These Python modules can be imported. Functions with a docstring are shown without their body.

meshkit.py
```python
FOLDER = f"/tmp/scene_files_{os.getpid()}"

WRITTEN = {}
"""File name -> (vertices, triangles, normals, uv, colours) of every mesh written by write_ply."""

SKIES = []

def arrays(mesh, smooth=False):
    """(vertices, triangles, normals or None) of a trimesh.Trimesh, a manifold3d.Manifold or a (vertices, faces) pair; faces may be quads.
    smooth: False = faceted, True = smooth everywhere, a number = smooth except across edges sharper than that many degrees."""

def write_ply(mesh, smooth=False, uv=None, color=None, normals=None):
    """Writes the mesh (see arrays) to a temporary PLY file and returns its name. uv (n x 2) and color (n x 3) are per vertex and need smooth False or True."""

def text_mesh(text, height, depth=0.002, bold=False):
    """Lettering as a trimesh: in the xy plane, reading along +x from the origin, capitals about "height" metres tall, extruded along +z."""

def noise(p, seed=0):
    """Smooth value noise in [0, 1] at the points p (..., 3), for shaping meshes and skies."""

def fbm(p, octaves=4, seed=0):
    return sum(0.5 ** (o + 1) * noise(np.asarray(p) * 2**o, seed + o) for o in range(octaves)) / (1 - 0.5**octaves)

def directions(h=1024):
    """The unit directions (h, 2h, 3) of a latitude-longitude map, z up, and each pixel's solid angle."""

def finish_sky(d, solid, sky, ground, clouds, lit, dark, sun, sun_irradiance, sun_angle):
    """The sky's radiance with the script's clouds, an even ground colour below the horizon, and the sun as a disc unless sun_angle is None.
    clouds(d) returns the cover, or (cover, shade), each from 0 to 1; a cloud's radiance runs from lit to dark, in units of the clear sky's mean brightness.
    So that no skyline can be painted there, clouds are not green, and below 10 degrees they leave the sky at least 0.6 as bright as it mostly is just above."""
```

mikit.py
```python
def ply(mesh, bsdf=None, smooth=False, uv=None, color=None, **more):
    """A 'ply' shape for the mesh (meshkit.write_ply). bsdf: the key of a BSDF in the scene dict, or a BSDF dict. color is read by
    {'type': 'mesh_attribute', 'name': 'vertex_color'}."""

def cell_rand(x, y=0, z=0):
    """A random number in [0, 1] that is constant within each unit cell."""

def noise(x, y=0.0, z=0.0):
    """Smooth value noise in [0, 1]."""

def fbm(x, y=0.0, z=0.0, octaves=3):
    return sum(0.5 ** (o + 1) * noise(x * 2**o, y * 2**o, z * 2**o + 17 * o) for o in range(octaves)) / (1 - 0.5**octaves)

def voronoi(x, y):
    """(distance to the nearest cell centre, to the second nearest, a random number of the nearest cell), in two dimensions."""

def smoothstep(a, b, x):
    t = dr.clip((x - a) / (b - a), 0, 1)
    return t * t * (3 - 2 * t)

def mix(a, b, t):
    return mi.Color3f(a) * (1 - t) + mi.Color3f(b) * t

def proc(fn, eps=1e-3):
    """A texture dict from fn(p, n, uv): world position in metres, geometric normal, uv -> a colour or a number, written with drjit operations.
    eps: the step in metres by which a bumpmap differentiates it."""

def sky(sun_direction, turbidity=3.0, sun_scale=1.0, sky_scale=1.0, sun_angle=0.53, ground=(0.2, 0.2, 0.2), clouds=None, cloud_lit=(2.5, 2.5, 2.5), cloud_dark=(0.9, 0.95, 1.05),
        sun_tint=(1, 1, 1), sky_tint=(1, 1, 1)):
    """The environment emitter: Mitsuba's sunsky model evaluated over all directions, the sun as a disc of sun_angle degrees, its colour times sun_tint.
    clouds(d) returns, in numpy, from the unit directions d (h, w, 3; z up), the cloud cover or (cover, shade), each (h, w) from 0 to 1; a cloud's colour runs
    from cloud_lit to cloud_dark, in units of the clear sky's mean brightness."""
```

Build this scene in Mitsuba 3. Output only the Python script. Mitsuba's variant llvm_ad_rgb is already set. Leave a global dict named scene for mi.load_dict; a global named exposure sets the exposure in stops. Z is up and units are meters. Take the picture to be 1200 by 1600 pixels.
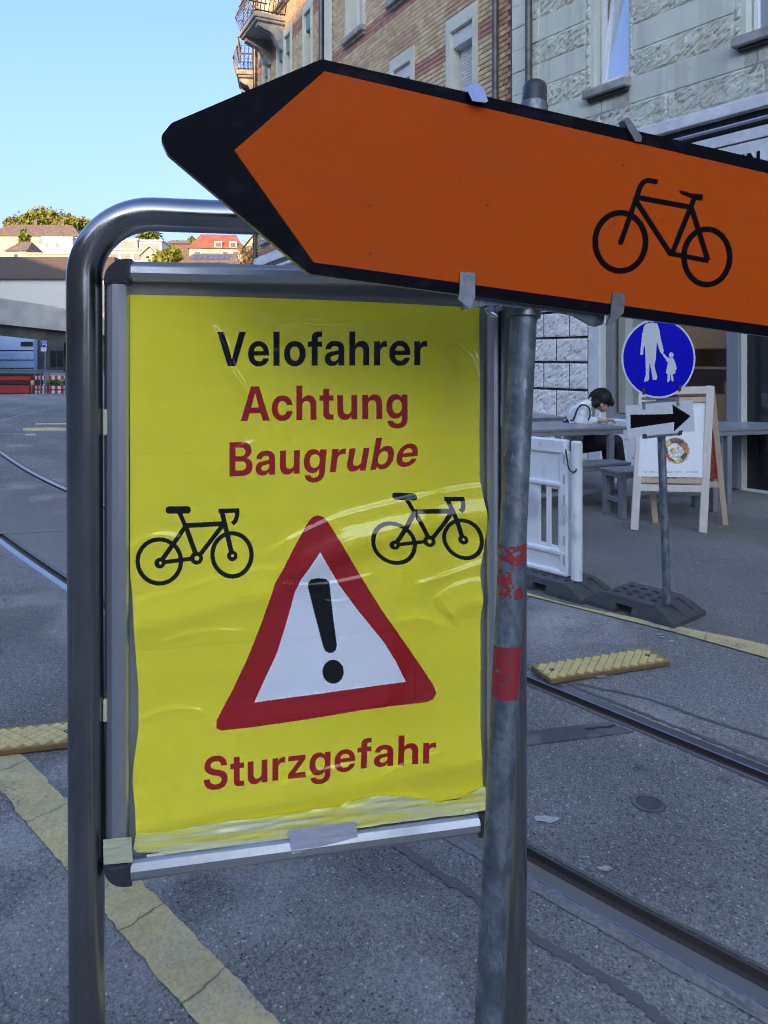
import math, random
import numpy as np, trimesh, mitsuba as mi, mikit, meshkit, manifold3d
import drjit as dr
from mikit import noise, fbm, voronoi, cell_rand, smoothstep, mix
from shapely import affinity
from shapely.geometry import Polygon, LineString, Point, box as sbox
from shapely.ops import unary_union

T = mi.ScalarTransform4f
scene, labels = {}, {}
random.seed(7)
rng = np.random.default_rng(7)

# ---------------------------------------------------------------- camera, sky, exposure
EYE = 1.5
scene['camera'] = {'type': 'perspective', 'fov': 53.1301, 'fov_axis': 'x', 'near_clip': 0.05, 'far_clip': 3000.0,
                   'principal_point_offset_y': 0.15,
                   'to_world': T().look_at(origin=[0, 0, EYE], target=[0, 1, EYE], up=[0, 0, 1])}
SUN = (-0.25, -0.95, 0.29)
scene['sky'] = mikit.sky(SUN, turbidity=8.5, sun_scale=1.0, sky_scale=1.0, sun_tint=(1.0, 0.92, 0.78), sky_tint=(0.59, 0.79, 1.30))
exposure = 3.92


# ---------------------------------------------------------------- measuring and mesh helpers
def at(px, py, depth):
    """The point that stands at this place of the survey photograph, at this depth."""
    return np.array([(px - 600) / 1200 * depth, depth, EYE - (py - 560) / 1200 * depth])


def on_ground(px, py, z=0.0):
    d = (EYE - z) * 1200 / (py - 560)
    return np.array([(px - 600) / 1200 * d, d])


def unit(v):
    v = np.asarray(v, float)
    return v / np.linalg.norm(v)


class Frame:
    """A plane with its own axes: u along, v up, w out of it."""

    def __init__(self, o, u, v=(0, 0, 1)):
        self.o, self.u = np.array(o, float), unit(u)
        self.w = unit(np.cross(self.u, v))
        self.v = np.cross(self.w, self.u)
        self.R = np.stack([self.u, self.v, self.w], 1)

    def pts(self, p):
        return np.asarray(p, float) @ self.R.T + self.o

    def put(self, m):
        m = m.copy()
        m.vertices = self.pts(m.vertices)
        return m

    def px(self, x, y):
        """(u, v) where the sight line of that photograph place meets the plane."""
        d = np.array([(x - 600) / 1200, 1.0, -(y - 560) / 1200])
        e = np.array([0, 0, EYE])
        k = np.dot(self.o - e, self.w) / np.dot(d, self.w)
        q = e + k * d - self.o
        return np.array([q @ self.u, q @ self.v])


def number(name):
    k, i = name, 0
    while k in scene or k in labels or any(False for _ in ()):
        i += 1
        k = f'{name}_{i:03d}'
    return k


USED = {}


def key_for(name, parent=None):
    base = f'{parent}__{name}' if parent else name
    n = USED.get(base, 0)
    USED[base] = n + 1
    return base if n == 0 else f'{base}_{n:03d}'


def thing(name, label, cat, group=None, kind=None):
    k = key_for(name)
    labels[k] = {'label': label, 'category': cat}
    if group:
        labels[k]['group'] = group
    if kind:
        labels[k]['kind'] = kind
    return k


def tm(m):
    if isinstance(m, list):
        m = trimesh.util.concatenate(m) if len(m) > 1 else m[0]
    return m


def add(name, mesh, bsdf, parent=None, smooth=False, label=None, cat=None, group=None, kind=None, color=None, **more):
    k = key_for(name, parent)
    mesh = tm(mesh)
    scene[k] = mikit.ply(mesh, bsdf, smooth=smooth, color=color, **more)
    d = {}
    for a, b in (('label', label), ('category', cat), ('group', group), ('kind', kind)):
        if b:
            d[a] = b
    if d:
        labels[k] = d
    return k


def solo(name, mesh, bsdf, label, cat, group=None, smooth=False, kind=None):
    return add(name, mesh, bsdf, None, smooth, label, cat, group, kind)


def bx(a, b, bevel=0.0):
    """Box from corner a to corner b, edges bevelled."""
    a, b = np.minimum(a, b).astype(float), np.maximum(a, b).astype(float)
    if bevel <= 0:
        return trimesh.creation.box(bounds=[a, b])
    e = min(bevel, 0.45 * (b - a).min())
    c, h = (a + b) / 2, (b - a) / 2
    p = []
    for s in np.ndindex(2, 2, 2):
        g = np.array(s) * 2 - 1
        for k in range(3):
            q = h - e
            q = q.copy()
            q[k] = h[k]
            p.append(c + g * q)
    return trimesh.convex.convex_hull(np.array(p))


def prism(poly, w0, w1, bev=0.0):
    """Polygon(s) in u, v extruded from w0 to w1."""
    if isinstance(poly, (list, tuple, np.ndarray)):
        poly = Polygon(poly)
    poly = poly.buffer(0)
    out = []
    for g in getattr(poly, 'geoms', [poly]):
        if g.area < 1e-9:
            continue
        m = trimesh.creation.extrude_polygon(g, abs(w1 - w0), engine='earcut')
        m.apply_translation([0, 0, min(w0, w1)])
        out.append(m)
    return tm(out)


def frames_along(p):
    p = np.asarray(p, float)
    t = np.gradient(p, axis=0)
    t /= np.linalg.norm(t, axis=1, keepdims=True)
    ref = np.array([0, 0, 1.0]) if abs(t[0, 2]) < 0.9 else np.array([1.0, 0, 0])
    a = unit(np.cross(t[0], ref))
    A = [a]
    for i in range(1, len(p)):
        a = A[-1] - t[i] * (A[-1] @ t[i])
        A.append(unit(a))
    A = np.array(A)
    return p, A, np.cross(t, A)


def tube(path, r, sides=10, caps=True):
    p, a, b = frames_along(path)
    n, ang = len(p), np.arange(sides) * 2 * np.pi / sides
    r = np.broadcast_to(np.asarray(r, float), (n,))
    v = (p[:, None] + r[:, None, None] * (np.cos(ang)[None, :, None] * a[:, None] + np.sin(ang)[None, :, None] * b[:, None])).reshape(-1, 3)
    i, j = np.meshgrid(np.arange(n - 1), np.arange(sides), indexing='ij')
    k = (j + 1) % sides
    f = np.vstack([np.stack([i * sides + j, i * sides + k, (i + 1) * sides + k], -1).reshape(-1, 3), np.stack([i * sides + j, (i + 1) * sides + k, (i + 1) * sides + j], -1).reshape(-1, 3)])
    if caps:
        c = len(v)
        v = np.vstack([v, p[0], p[-1]])
        j = np.arange(sides)
        f = np.vstack([f, np.stack([np.full(sides, c), (j + 1) % sides, j], 1), np.stack([np.full(sides, c + 1), (n - 1) * sides + j, (n - 1) * sides + (j + 1) % sides], 1)])
    m = trimesh.Trimesh(v, f, process=False)
    return m


def sweep(path, profile, closed=True):
    """Profile (k x 2: across, up) along a level path (n x 2 or n x 3)."""
    p = np.asarray(path, float)
    if p.shape[1] == 2:
        p = np.c_[p, np.zeros(len(p))]
    t = np.gradient(p, axis=0)
    t[:, 2] = 0
    t /= np.linalg.norm(t, axis=1, keepdims=True)
    right = np.stack([t[:, 1], -t[:, 0], 0 * t[:, 0]], 1)
    q = np.asarray(profile, float)
    v = (p[:, None] + q[None, :, :1] * right[:, None] + q[None, :, 1:] * np.array([0, 0, 1.0])).reshape(-1, 3)
    n, s = len(p), len(q)
    i, j = np.meshgrid(np.arange(n - 1), np.arange(s if closed else s - 1), indexing='ij')
    k = (j + 1) % s
    f = np.vstack([np.stack([i * s + j, i * s + k, (i + 1) * s + k], -1).reshape(-1, 3), np.stack([i * s + j, (i + 1) * s + k, (i + 1) * s + j], -1).reshape(-1, 3)])
    return trimesh.Trimesh(v, f, process=False)


def smooth_path(pts, n=60):
    from scipy.interpolate import CubicSpline
    p = np.asarray(pts, float)
    s = np.r_[0, np.cumsum(np.linalg.norm(np.diff(p, axis=0), axis=1))]
    return CubicSpline(s, p)(np.linspace(0, s[-1], n))


def grid(nu, nv, fn):
    """A sheet over the unit square; fn(a, b) gives points."""
    a, b = np.meshgrid(np.linspace(0, 1, nu), np.linspace(0, 1, nv), indexing='ij')
    v = fn(a.ravel(), b.ravel())
    i, j = np.meshgrid(np.arange(nu - 1), np.arange(nv - 1), indexing='ij')
    q = np.stack([i * nv + j, (i + 1) * nv + j, (i + 1) * nv + j + 1, i * nv + j + 1], -1).reshape(-1, 4)
    return trimesh.Trimesh(v, np.vstack([q[:, [0, 1, 2]], q[:, [0, 2, 3]]]), process=False)


CUBE_F = np.array([[0, 1, 3], [0, 3, 2], [4, 6, 7], [4, 7, 5], [0, 4, 5], [0, 5, 1], [2, 3, 7], [2, 7, 6], [0, 2, 6], [0, 6, 4], [1, 5, 7], [1, 7, 3]])
CUBE_V = np.array([[x, y, z] for x in (-1, 1) for y in (-1, 1) for z in (-1, 1)], float)


def many_boxes(c, h):
    """Boxes by centres and half sizes, as one (v, f)."""
    c, h = np.asarray(c, float), np.asarray(h, float)
    v = (c[:, None] + CUBE_V[None] * h[:, None]).reshape(-1, 3)
    f = (CUBE_F[None] + (np.arange(len(c)) * 8)[:, None, None]).reshape(-1, 3)
    return trimesh.Trimesh(v, f, process=False)


def beam(p, q, wide, thick, up=(0, 0, 1), bevel=0.003):
    """A bar from p to q."""
    p, q = np.asarray(p, float), np.asarray(q, float)
    L = np.linalg.norm(q - p)
    t = (q - p) / L
    a = np.cross(t, up)
    a = unit(a) if np.linalg.norm(a) > 1e-6 else np.array([1.0, 0, 0])
    b = np.cross(a, t)
    m = bx([0, -wide / 2, -thick / 2], [L, wide / 2, thick / 2], bevel)
    m.vertices = m.vertices @ np.stack([t, a, b]) + p
    return m


def plate_ground(poly, z0, z1):
    return prism(poly, z0, z1)


def blob(joints, bones, edge=0.02, rounds=6, extra=()):
    """One continuous body: hulls of spheres at joints along bones, joined and smoothed."""
    parts = []
    for a, b in bones:
        pts = []
        for nm in (a, b):
            c, r = joints[nm]
            s = manifold3d.Manifold.sphere(r, 20).translate(tuple(float(x) for x in c))
            pts.append(s)
        parts.append(manifold3d.Manifold.batch_hull(pts))
    parts += list(extra)
    body = manifold3d.Manifold.batch_boolean(parts, manifold3d.OpType.Add)
    body = body.refine_to_length(edge)
    g = body.to_mesh()
    m = trimesh.Trimesh(np.array(g.vert_properties[:, :3]), np.array(g.tri_verts), process=True)
    trimesh.smoothing.filter_taubin(m, iterations=rounds)
    return m


def ellipsoid(c, r, rot=None, n=24):
    s = manifold3d.Manifold.sphere(1.0, n).scale(tuple(map(float, r)))
    if rot is not None:
        s = s.rotate(tuple(map(float, rot)))
    return s.translate(tuple(map(float, c)))


def from_manifold(m):
    g = m.to_mesh()
    return trimesh.Trimesh(np.array(g.vert_properties[:, :3]), np.array(g.tri_verts), process=False)


# ---------------------------------------------------------------- materials
def two(b):
    return {'type': 'twosided', 'bsdf': b}


def col(c):
    if isinstance(c, dict):
        return c
    if callable(c):
        return mikit.proc(c)
    return {'type': 'rgb', 'value': list(map(float, c)) if hasattr(c, '__len__') else [float(c)] * 3}


def mat(name, c, rough=0.6, metal=0.0, spec=0.5, cc=0.0, ccg=0.9, bump=None, bs=0.002, eps=1e-3, **more):
    b = {'type': 'principled', 'base_color': col(c), 'roughness': rough if not callable(rough) else mikit.proc(rough), 'metallic': float(metal), 'specular': float(spec)}
    if cc:
        b['clearcoat'], b['clearcoat_gloss'] = float(cc), float(ccg)
    b.update(more)
    if bump is not None:
        b = {'type': 'bumpmap', 'arbitrary': mikit.proc(bump, eps=eps), 'scale': float(bs), 'bsdf': b}
    scene[name] = two(b)


def mottled(a, b, s, octaves=3, lo=0.3, hi=0.7):
    a, b = [float(x) for x in a], [float(x) for x in b]
    return lambda p, n, uv: mix(a, b, smoothstep(lo, hi, fbm(p.x * s, p.y * s, p.z * s, octaves)))


def asphalt(lo, hi, patch, speck=0.95):
    def f(p, n, uv):
        d1, d2, r = voronoi(p.x * 210, p.y * 210)
        e1, e2, r2 = voronoi(p.x * 110 + 9, p.y * 110)
        g = 0.6 * r + 0.25 * r2 + 0.15 * fbm(p.x * 60, p.y * 60)
        big = fbm(p.x * 0.5 + 3, p.y * 0.5, 0, 3)
        mid = fbm(p.x * 3, p.y * 3 + 4, 0, 4)
        # paler along the wheel tracks
        track = 0.5 + 0.5 * dr.sin((p.x * 0.766 + p.y * 0.643) * 4.2 + 1.2 * fbm(p.x * 0.6, p.y * 0.6))
        base = lo + (hi - lo) * (0.25 * g + 0.45 * big + 0.3 * track)
        base = base * (0.45 + 1.1 * g) * (0.86 + 0.28 * mid)
        base = base + patch * smoothstep(0.58, 0.78, fbm(p.x * 1.9 + 11, p.y * 1.9 + 5, 0, 5)) * (0.5 + mid)
        base = base + 0.26 * smoothstep(speck, 1.0, r2) * smoothstep(0.42, 0.26, e1)
        base = base * (1 - 0.6 * smoothstep(0.06, 0.0, r2) * smoothstep(0.5, 0.3, e1))
        # fine cracks, drips of oil, darker tyre tracks
        wx, wy = p.x + 0.10 * fbm(p.x * 5, p.y * 5, 0, 3), p.y + 0.10 * fbm(p.x * 5 + 9, p.y * 5, 0, 3)
        v1, v2, v3 = voronoi(wx * 1.1, wy * 1.1)
        crack = smoothstep(0.010, 0.003, v2 - v1) * smoothstep(0.52, 0.62, fbm(p.x * 0.9 + 2, p.y * 0.9, 0, 2))
        o1, o2, o3 = voronoi(p.x * 1.9 + 4, p.y * 1.9)
        oil = smoothstep(0.10, 0.03, o1 + 0.05 * fbm(p.x * 18, p.y * 18, 0, 3)) * smoothstep(0.55, 0.6, o3)
        base = base * (1 - 0.28 * crack) * (1 - 0.35 * oil) * (1 - 0.16 * smoothstep(0.56, 0.66, fbm(p.x * 0.9 + 20, p.y * 0.9, 0, 4)))
        return mi.Color3f(base * 1.03, base * 1.01, base * 0.93)
    return f


def asphalt_bump(p, n, uv):
    d1, d2, r = voronoi(p.x * 150, p.y * 150)
    return (1 - dr.minimum(d1, 1.0)) * (0.4 + 0.6 * r)


mat('m_asphalt', asphalt(0.13, 0.22, 0.09), 0.82, spec=0.4, bump=asphalt_bump, bs=0.004, eps=1.5e-3)
mat('m_pavement', asphalt(0.12, 0.165, 0.012, 0.985), 0.85, spec=0.35, bump=asphalt_bump, bs=0.0012, eps=1.5e-3)
mat('m_tar', lambda p, n, uv: mix((0.085, 0.085, 0.085), (0.125, 0.125, 0.123), fbm(p.x * 9, p.y * 9)), 0.6, spec=0.4)
mat('m_cement', lambda p, n, uv: mix((0.15, 0.15, 0.145), (0.22, 0.22, 0.21), fbm(p.x * 14, p.y * 14)) * (0.8 + 0.4 * noise(p.x * 120, p.y * 120)), 0.85)


def line_paint(c, wear):
    def f(p, n, uv):
        g = voronoi(p.x * 130, p.y * 130)[2]
        w = smoothstep(wear, wear + 0.16, fbm(p.x * 5, p.y * 5, 0, 4) * 0.7 + 0.3 * g)
        b = mix(c, (0.17, 0.17, 0.18), w * 0.8)
        # cracks across the paint
        q = (p.x * 0.70 - p.y * 0.71) + 0.06 * fbm(p.x * 14, p.y * 14, 0, 3) + 0.12 * (p.x * 0.71 + p.y * 0.70)
        k = q * 3.1 + 0.25 * noise(dr.floor(q * 3.1), 2.0)
        crack = smoothstep(0.016, 0.004, dr.abs(k - dr.floor(k) - 0.5)) * 0.55
        dust = smoothstep(0.5, 0.75, fbm(p.x * 6 + 7, p.y * 6, 0, 4))
        b = mix(b, (0.42, 0.40, 0.34), dust * 0.25)
        return b * (0.74 + 0.36 * fbm(p.x * 16, p.y * 16, 0, 3)) * (0.84 + 0.24 * g) * (1 - crack)
    return f


mat('m_yellow_line', line_paint((0.56, 0.46, 0.21), 0.64), 0.75, bump=asphalt_bump, bs=0.0012, eps=1.5e-3)
mat('m_white_line', line_paint((0.44, 0.44, 0.44), 0.52), 0.7)


def brushed(p, n, uv):
    s = noise(p.x * 40, p.y * 40, p.z * 2600)
    t = fbm(p.x * 18, p.y * 18, p.z * 9, 3)
    v = 0.30 + 0.07 * s + 0.14 * (t - 0.5)
    return mi.Color3f(v, v * 0.985, v * 0.97)


mat('m_steel', brushed, lambda p, n, uv: 0.13 + 0.14 * fbm(p.x * 25, p.y * 25, p.z * 14, 3), metal=1.0)
mat('m_aluminium', lambda p, n, uv: mix((0.50, 0.52, 0.56), (0.60, 0.62, 0.66), fbm(p.x * 9, p.y * 9, p.z * 3)), 0.36, metal=0.85)
mat('m_chrome_dark', (0.10, 0.105, 0.12), 0.12, metal=0.7, cc=0.6)


def galv(p, n, uv):
    a = fbm(p.x * 45, p.y * 45, p.z * 22, 4)
    b = smoothstep(0.62, 0.72, fbm(p.x * 70 + 5, p.y * 70, p.z * 60, 3))
    sp = voronoi(p.x * 150 + p.y * 90, p.z * 110)[2]
    sc = smoothstep(0.80, 0.84, noise(p.x * 420 + p.z * 30, p.y * 420, p.z * 22)) * smoothstep(0.5, 0.65, fbm(p.x * 20, p.y * 20, p.z * 9))
    c = mix((0.125, 0.145, 0.17), (0.225, 0.255, 0.29), smoothstep(0.3, 0.7, a)) * (0.86 + 0.28 * sp)
    c = mix(c, (0.42, 0.45, 0.5), sc * 0.6)
    return mix(c, (0.12, 0.13, 0.15), b * 0.35)


mat('m_galvanised', galv, 0.42, metal=0.55)
mat('m_zinc_clip', lambda p, n, uv: mix((0.13, 0.14, 0.16), (0.26, 0.28, 0.31), fbm(p.x * 70, p.y * 70, p.z * 70, 4)), lambda p, n, uv: 0.25 + 0.3 * noise(p.x * 300, p.y * 300, p.z * 60), metal=0.9)
mat('m_zinc_bright', (0.62, 0.66, 0.72), 0.22, metal=0.9)
mat('m_black_plastic', (0.03, 0.032, 0.036), 0.35)
mat('m_sticker_red', lambda p, n, uv: mix((0.36, 0.02, 0.025), (0.24, 0.03, 0.04), fbm(p.x * 90, p.y * 90, p.z * 90)), 0.55)

mat('m_film_yellow', lambda p, n, uv: mix((0.97, 0.85, 0.038), (0.93, 0.82, 0.045), fbm(p.x * 6, p.y * 6, p.z * 30)), 0.085, spec=0.55, cc=0.5, ccg=0.985)
mat('m_film_red', (0.42, 0.016, 0.020), 0.085, spec=0.55, cc=0.5, ccg=0.985)
mat('m_film_white', (0.84, 0.87, 0.92), 0.085, spec=0.55, cc=0.5, ccg=0.985)
mat('m_film_black', (0.010, 0.010, 0.012), 0.085, spec=0.45, cc=0.3, ccg=0.985)
mat('m_backing', (0.26, 0.27, 0.24), 0.4)
mat('m_tape_yellow', lambda p, n, uv: mix((0.80, 0.74, 0.13), (0.76, 0.75, 0.42), smoothstep(0.35, 0.65, fbm(p.x * 12, p.y * 12, p.z * 110))), 0.15, spec=0.6)
mat('m_tape_crepe', (0.56, 0.56, 0.36), 0.5)
mat('m_tape_grey', lambda p, n, uv: mix((0.40, 0.41, 0.48), (0.50, 0.51, 0.58), noise(p.x * 300, p.y * 300, p.z * 300)), 0.25)
mat('m_paper', (0.72, 0.73, 0.75), 0.4)


def orange(p, n, uv):
    c = mix((0.61, 0.090, 0.006), (0.555, 0.079, 0.006), fbm(p.x * 4, p.y * 4, p.z * 4))
    d1, d2, r = voronoi(p.x * 11 + 2, p.z * 11)
    spot = smoothstep(0.055, 0.025, d1 + 0.03 * noise(p.x * 300, p.y * 300, p.z * 300)) * smoothstep(0.74, 0.78, r)
    t = p.x * 0.7 + p.z * 0.7
    scratch = smoothstep(0.90, 0.94, noise((p.x * 0.7 - p.z * 0.7) * 700, t * 22, 4.0)) * smoothstep(0.58, 0.66, fbm(p.x * 9, p.y * 9, p.z * 9))
    smear = smoothstep(0.55, 0.8, fbm(p.x * 5 + 3, p.y * 5, p.z * 18, 4))
    c = mix(c, (0.16, 0.045, 0.02), spot * 0.75)
    c = mix(c, (0.40, 0.12, 0.05), scratch * 0.4)
    return mix(c, (0.42, 0.09, 0.03), smear * 0.22)


mat('m_orange', orange, 0.45, spec=0.06)
mat('m_sign_black', lambda p, n, uv: mix((0.0045, 0.005, 0.009), (0.011, 0.012, 0.017), smoothstep(0.6, 0.75, fbm(p.x * 30, p.y * 30, p.z * 30))), 0.4, spec=0.05)
mat('m_sign_symbol', (0.006, 0.004, 0.006), 0.4, spec=0.05)
mat('m_sign_back', (0.30, 0.31, 0.33), 0.4, metal=0.6)
mat('m_sign_blue', lambda p, n, uv: mix((0.002, 0.003, 0.50), (0.003, 0.004, 0.44), fbm(p.x * 20, p.y * 20, p.z * 20)), 0.35, spec=0.12)
mat('m_sign_white', lambda p, n, uv: mix((0.60, 0.62, 0.66), (0.52, 0.54, 0.58), fbm(p.x * 14, p.y * 14, p.z * 14)), 0.35)
mat('m_rubber', lambda p, n, uv: mix((0.045, 0.046, 0.05), (0.095, 0.097, 0.103), fbm(p.x * 16, p.y * 16, p.z * 16)), 0.65, spec=0.35)
mat('m_barrier', lambda p, n, uv: mix((0.78, 0.80, 0.82), (0.50, 0.52, 0.55), smoothstep(0.55, 0.8, fbm(p.x * 7, p.y * 7, p.z * 4, 4))), 0.42, spec=0.5)


def board_yellow(p, n, uv):
    g = fbm(p.x * 30, p.y * 30, p.z * 30, 3)
    return mix((0.66, 0.53, 0.20), (0.50, 0.40, 0.17), g) * (0.9 + 0.2 * noise(p.x * 200, p.y * 200))


mat('m_board_yellow', board_yellow, 0.6)
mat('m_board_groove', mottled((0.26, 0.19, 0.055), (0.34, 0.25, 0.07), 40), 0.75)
mat('m_plywood', (0.20, 0.115, 0.05), 0.7)


def wood(a, b):
    def f(p, n, uv):
        g = fbm(p.x * 60, p.y * 60, p.z * 5, 3)
        return mix(a, b, g)
    return f


mat('m_wood_pale', wood((0.64, 0.59, 0.54), (0.50, 0.45, 0.40)), 0.6)
mat('m_wood_tan', wood((0.52, 0.41, 0.30), (0.40, 0.30, 0.21)), 0.6)
mat('m_furniture', lambda p, n, uv: mix((0.17, 0.18, 0.20), (0.22, 0.232, 0.255), fbm(p.x * 12, p.y * 12, p.z * 12)), 0.35, spec=0.6)

mat('m_brick', {'type': 'mesh_attribute', 'name': 'vertex_color'}, 0.75, spec=0.3)
mat('m_mortar', mottled((0.11, 0.085, 0.055), (0.16, 0.125, 0.085), 6), 0.9)
mat('m_trim', mottled((0.54, 0.55, 0.48), (0.60, 0.61, 0.54), 2.2, 4), 0.8)
def plaster(a, b, grain):
    """Painted stone: cloudy tone, rain streaks and dirt."""
    def f(p, n, uv):
        u = p.x * 0.59 - p.y * 0.81
        st = smoothstep(0.48, 0.72, fbm(u * 7, p.z * 0.7, 0, 4)) * smoothstep(0.35, 0.6, fbm(u * 1.1 + 5, p.z * 0.5, 0, 3))
        c = mix(a, b, smoothstep(0.3, 0.7, fbm(p.x * grain, p.y * grain, p.z * grain, 4)))
        c = mix(c, (0.36, 0.35, 0.30), st * 0.38)
        return c * (0.95 + 0.1 * noise(p.x * 160, p.y * 160, p.z * 160))
    return f


mat('m_plaster', plaster((0.52, 0.555, 0.49), (0.58, 0.61, 0.54), 1.6), 0.8)
mat('m_plaster_rough', plaster((0.47, 0.505, 0.45), (0.57, 0.595, 0.53), 9), 0.85)
mat('m_sill', mottled((0.22, 0.22, 0.21), (0.34, 0.34, 0.33), 7, 4), 0.8)


def stone(p, n, uv):
    g = fbm(p.x * 22, p.y * 22, p.z * 22, 4)
    b = fbm(p.x * 3, p.y * 3, p.z * 3, 3)
    return mix((0.42, 0.425, 0.44), (0.74, 0.735, 0.74), smoothstep(0.28, 0.42, g)) * (0.86 + 0.26 * b)


mat('m_stone', stone, 0.85)
mat('m_joint', (0.035, 0.036, 0.04), 0.9)
mat('m_pipe', mottled((0.075, 0.065, 0.065), (0.115, 0.10, 0.10), 10), 0.4, metal=0.3)
mat('m_frame_white', (0.66, 0.68, 0.72), 0.35)
mat('m_blind', (0.55, 0.57, 0.60), 0.5)
mat('m_shutter_green', (0.17, 0.27, 0.25), 0.5)
mat('m_dark', (0.02, 0.021, 0.024), 0.5)
mat('m_curtain', mottled((0.35, 0.37, 0.36), (0.48, 0.50, 0.48), 4), 0.9)
mat('m_window', (0.022, 0.026, 0.03), 0.03, spec=0.9, cc=0.5, ccg=1.0)
mat('m_window_coated', (0.50, 0.56, 0.62), 0.03, metal=0.55, spec=0.9)
mat('m_window_far', (0.05, 0.055, 0.065), 0.25, spec=0.3)
scene['m_glass'] = {'type': 'thindielectric', 'int_ior': 1.5}
mat('m_cornice', mottled((0.55, 0.57, 0.62), (0.66, 0.68, 0.72), 5), 0.6)
mat('m_shop_frame', (0.20, 0.215, 0.245), 0.4, spec=0.5)
mat('m_shop_olive', (0.38, 0.40, 0.34), 0.6)
mat('m_shop_brown', wood((0.52, 0.31, 0.15), (0.40, 0.23, 0.11)), 0.6)
mat('m_iron', (0.035, 0.037, 0.045), 0.4, metal=0.5)
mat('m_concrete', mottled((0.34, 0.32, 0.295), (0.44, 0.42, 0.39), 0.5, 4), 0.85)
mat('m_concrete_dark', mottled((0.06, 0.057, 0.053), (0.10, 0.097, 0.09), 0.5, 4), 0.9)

mat('m_house_white', (0.55, 0.51, 0.45), 0.8)
mat('m_house_cream', (0.42, 0.355, 0.25), 0.8)
mat('m_roof_red', mottled((0.20, 0.065, 0.035), (0.26, 0.09, 0.05), 2), 0.8)
mat('m_roof_brown', mottled((0.10, 0.07, 0.055), (0.15, 0.11, 0.09), 2), 0.85)
mat('m_grass_hill', mottled((0.06, 0.08, 0.025), (0.10, 0.11, 0.04), 0.2), 0.9)
mat('m_facade_grey', mottled((0.20, 0.19, 0.175), (0.27, 0.255, 0.235), 0.4), 0.85)
mat('m_facade_ochre', mottled((0.25, 0.19, 0.12), (0.31, 0.24, 0.16), 0.4), 0.85)
mat('m_bark', (0.10, 0.075, 0.05), 0.9)
mat('m_barrier_red', (0.38, 0.035, 0.03), 0.5)
mat('m_roof_dark', (0.085, 0.068, 0.062), 0.85)
mat('m_blue_panel', (0.38, 0.50, 0.68), 0.3)
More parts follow.
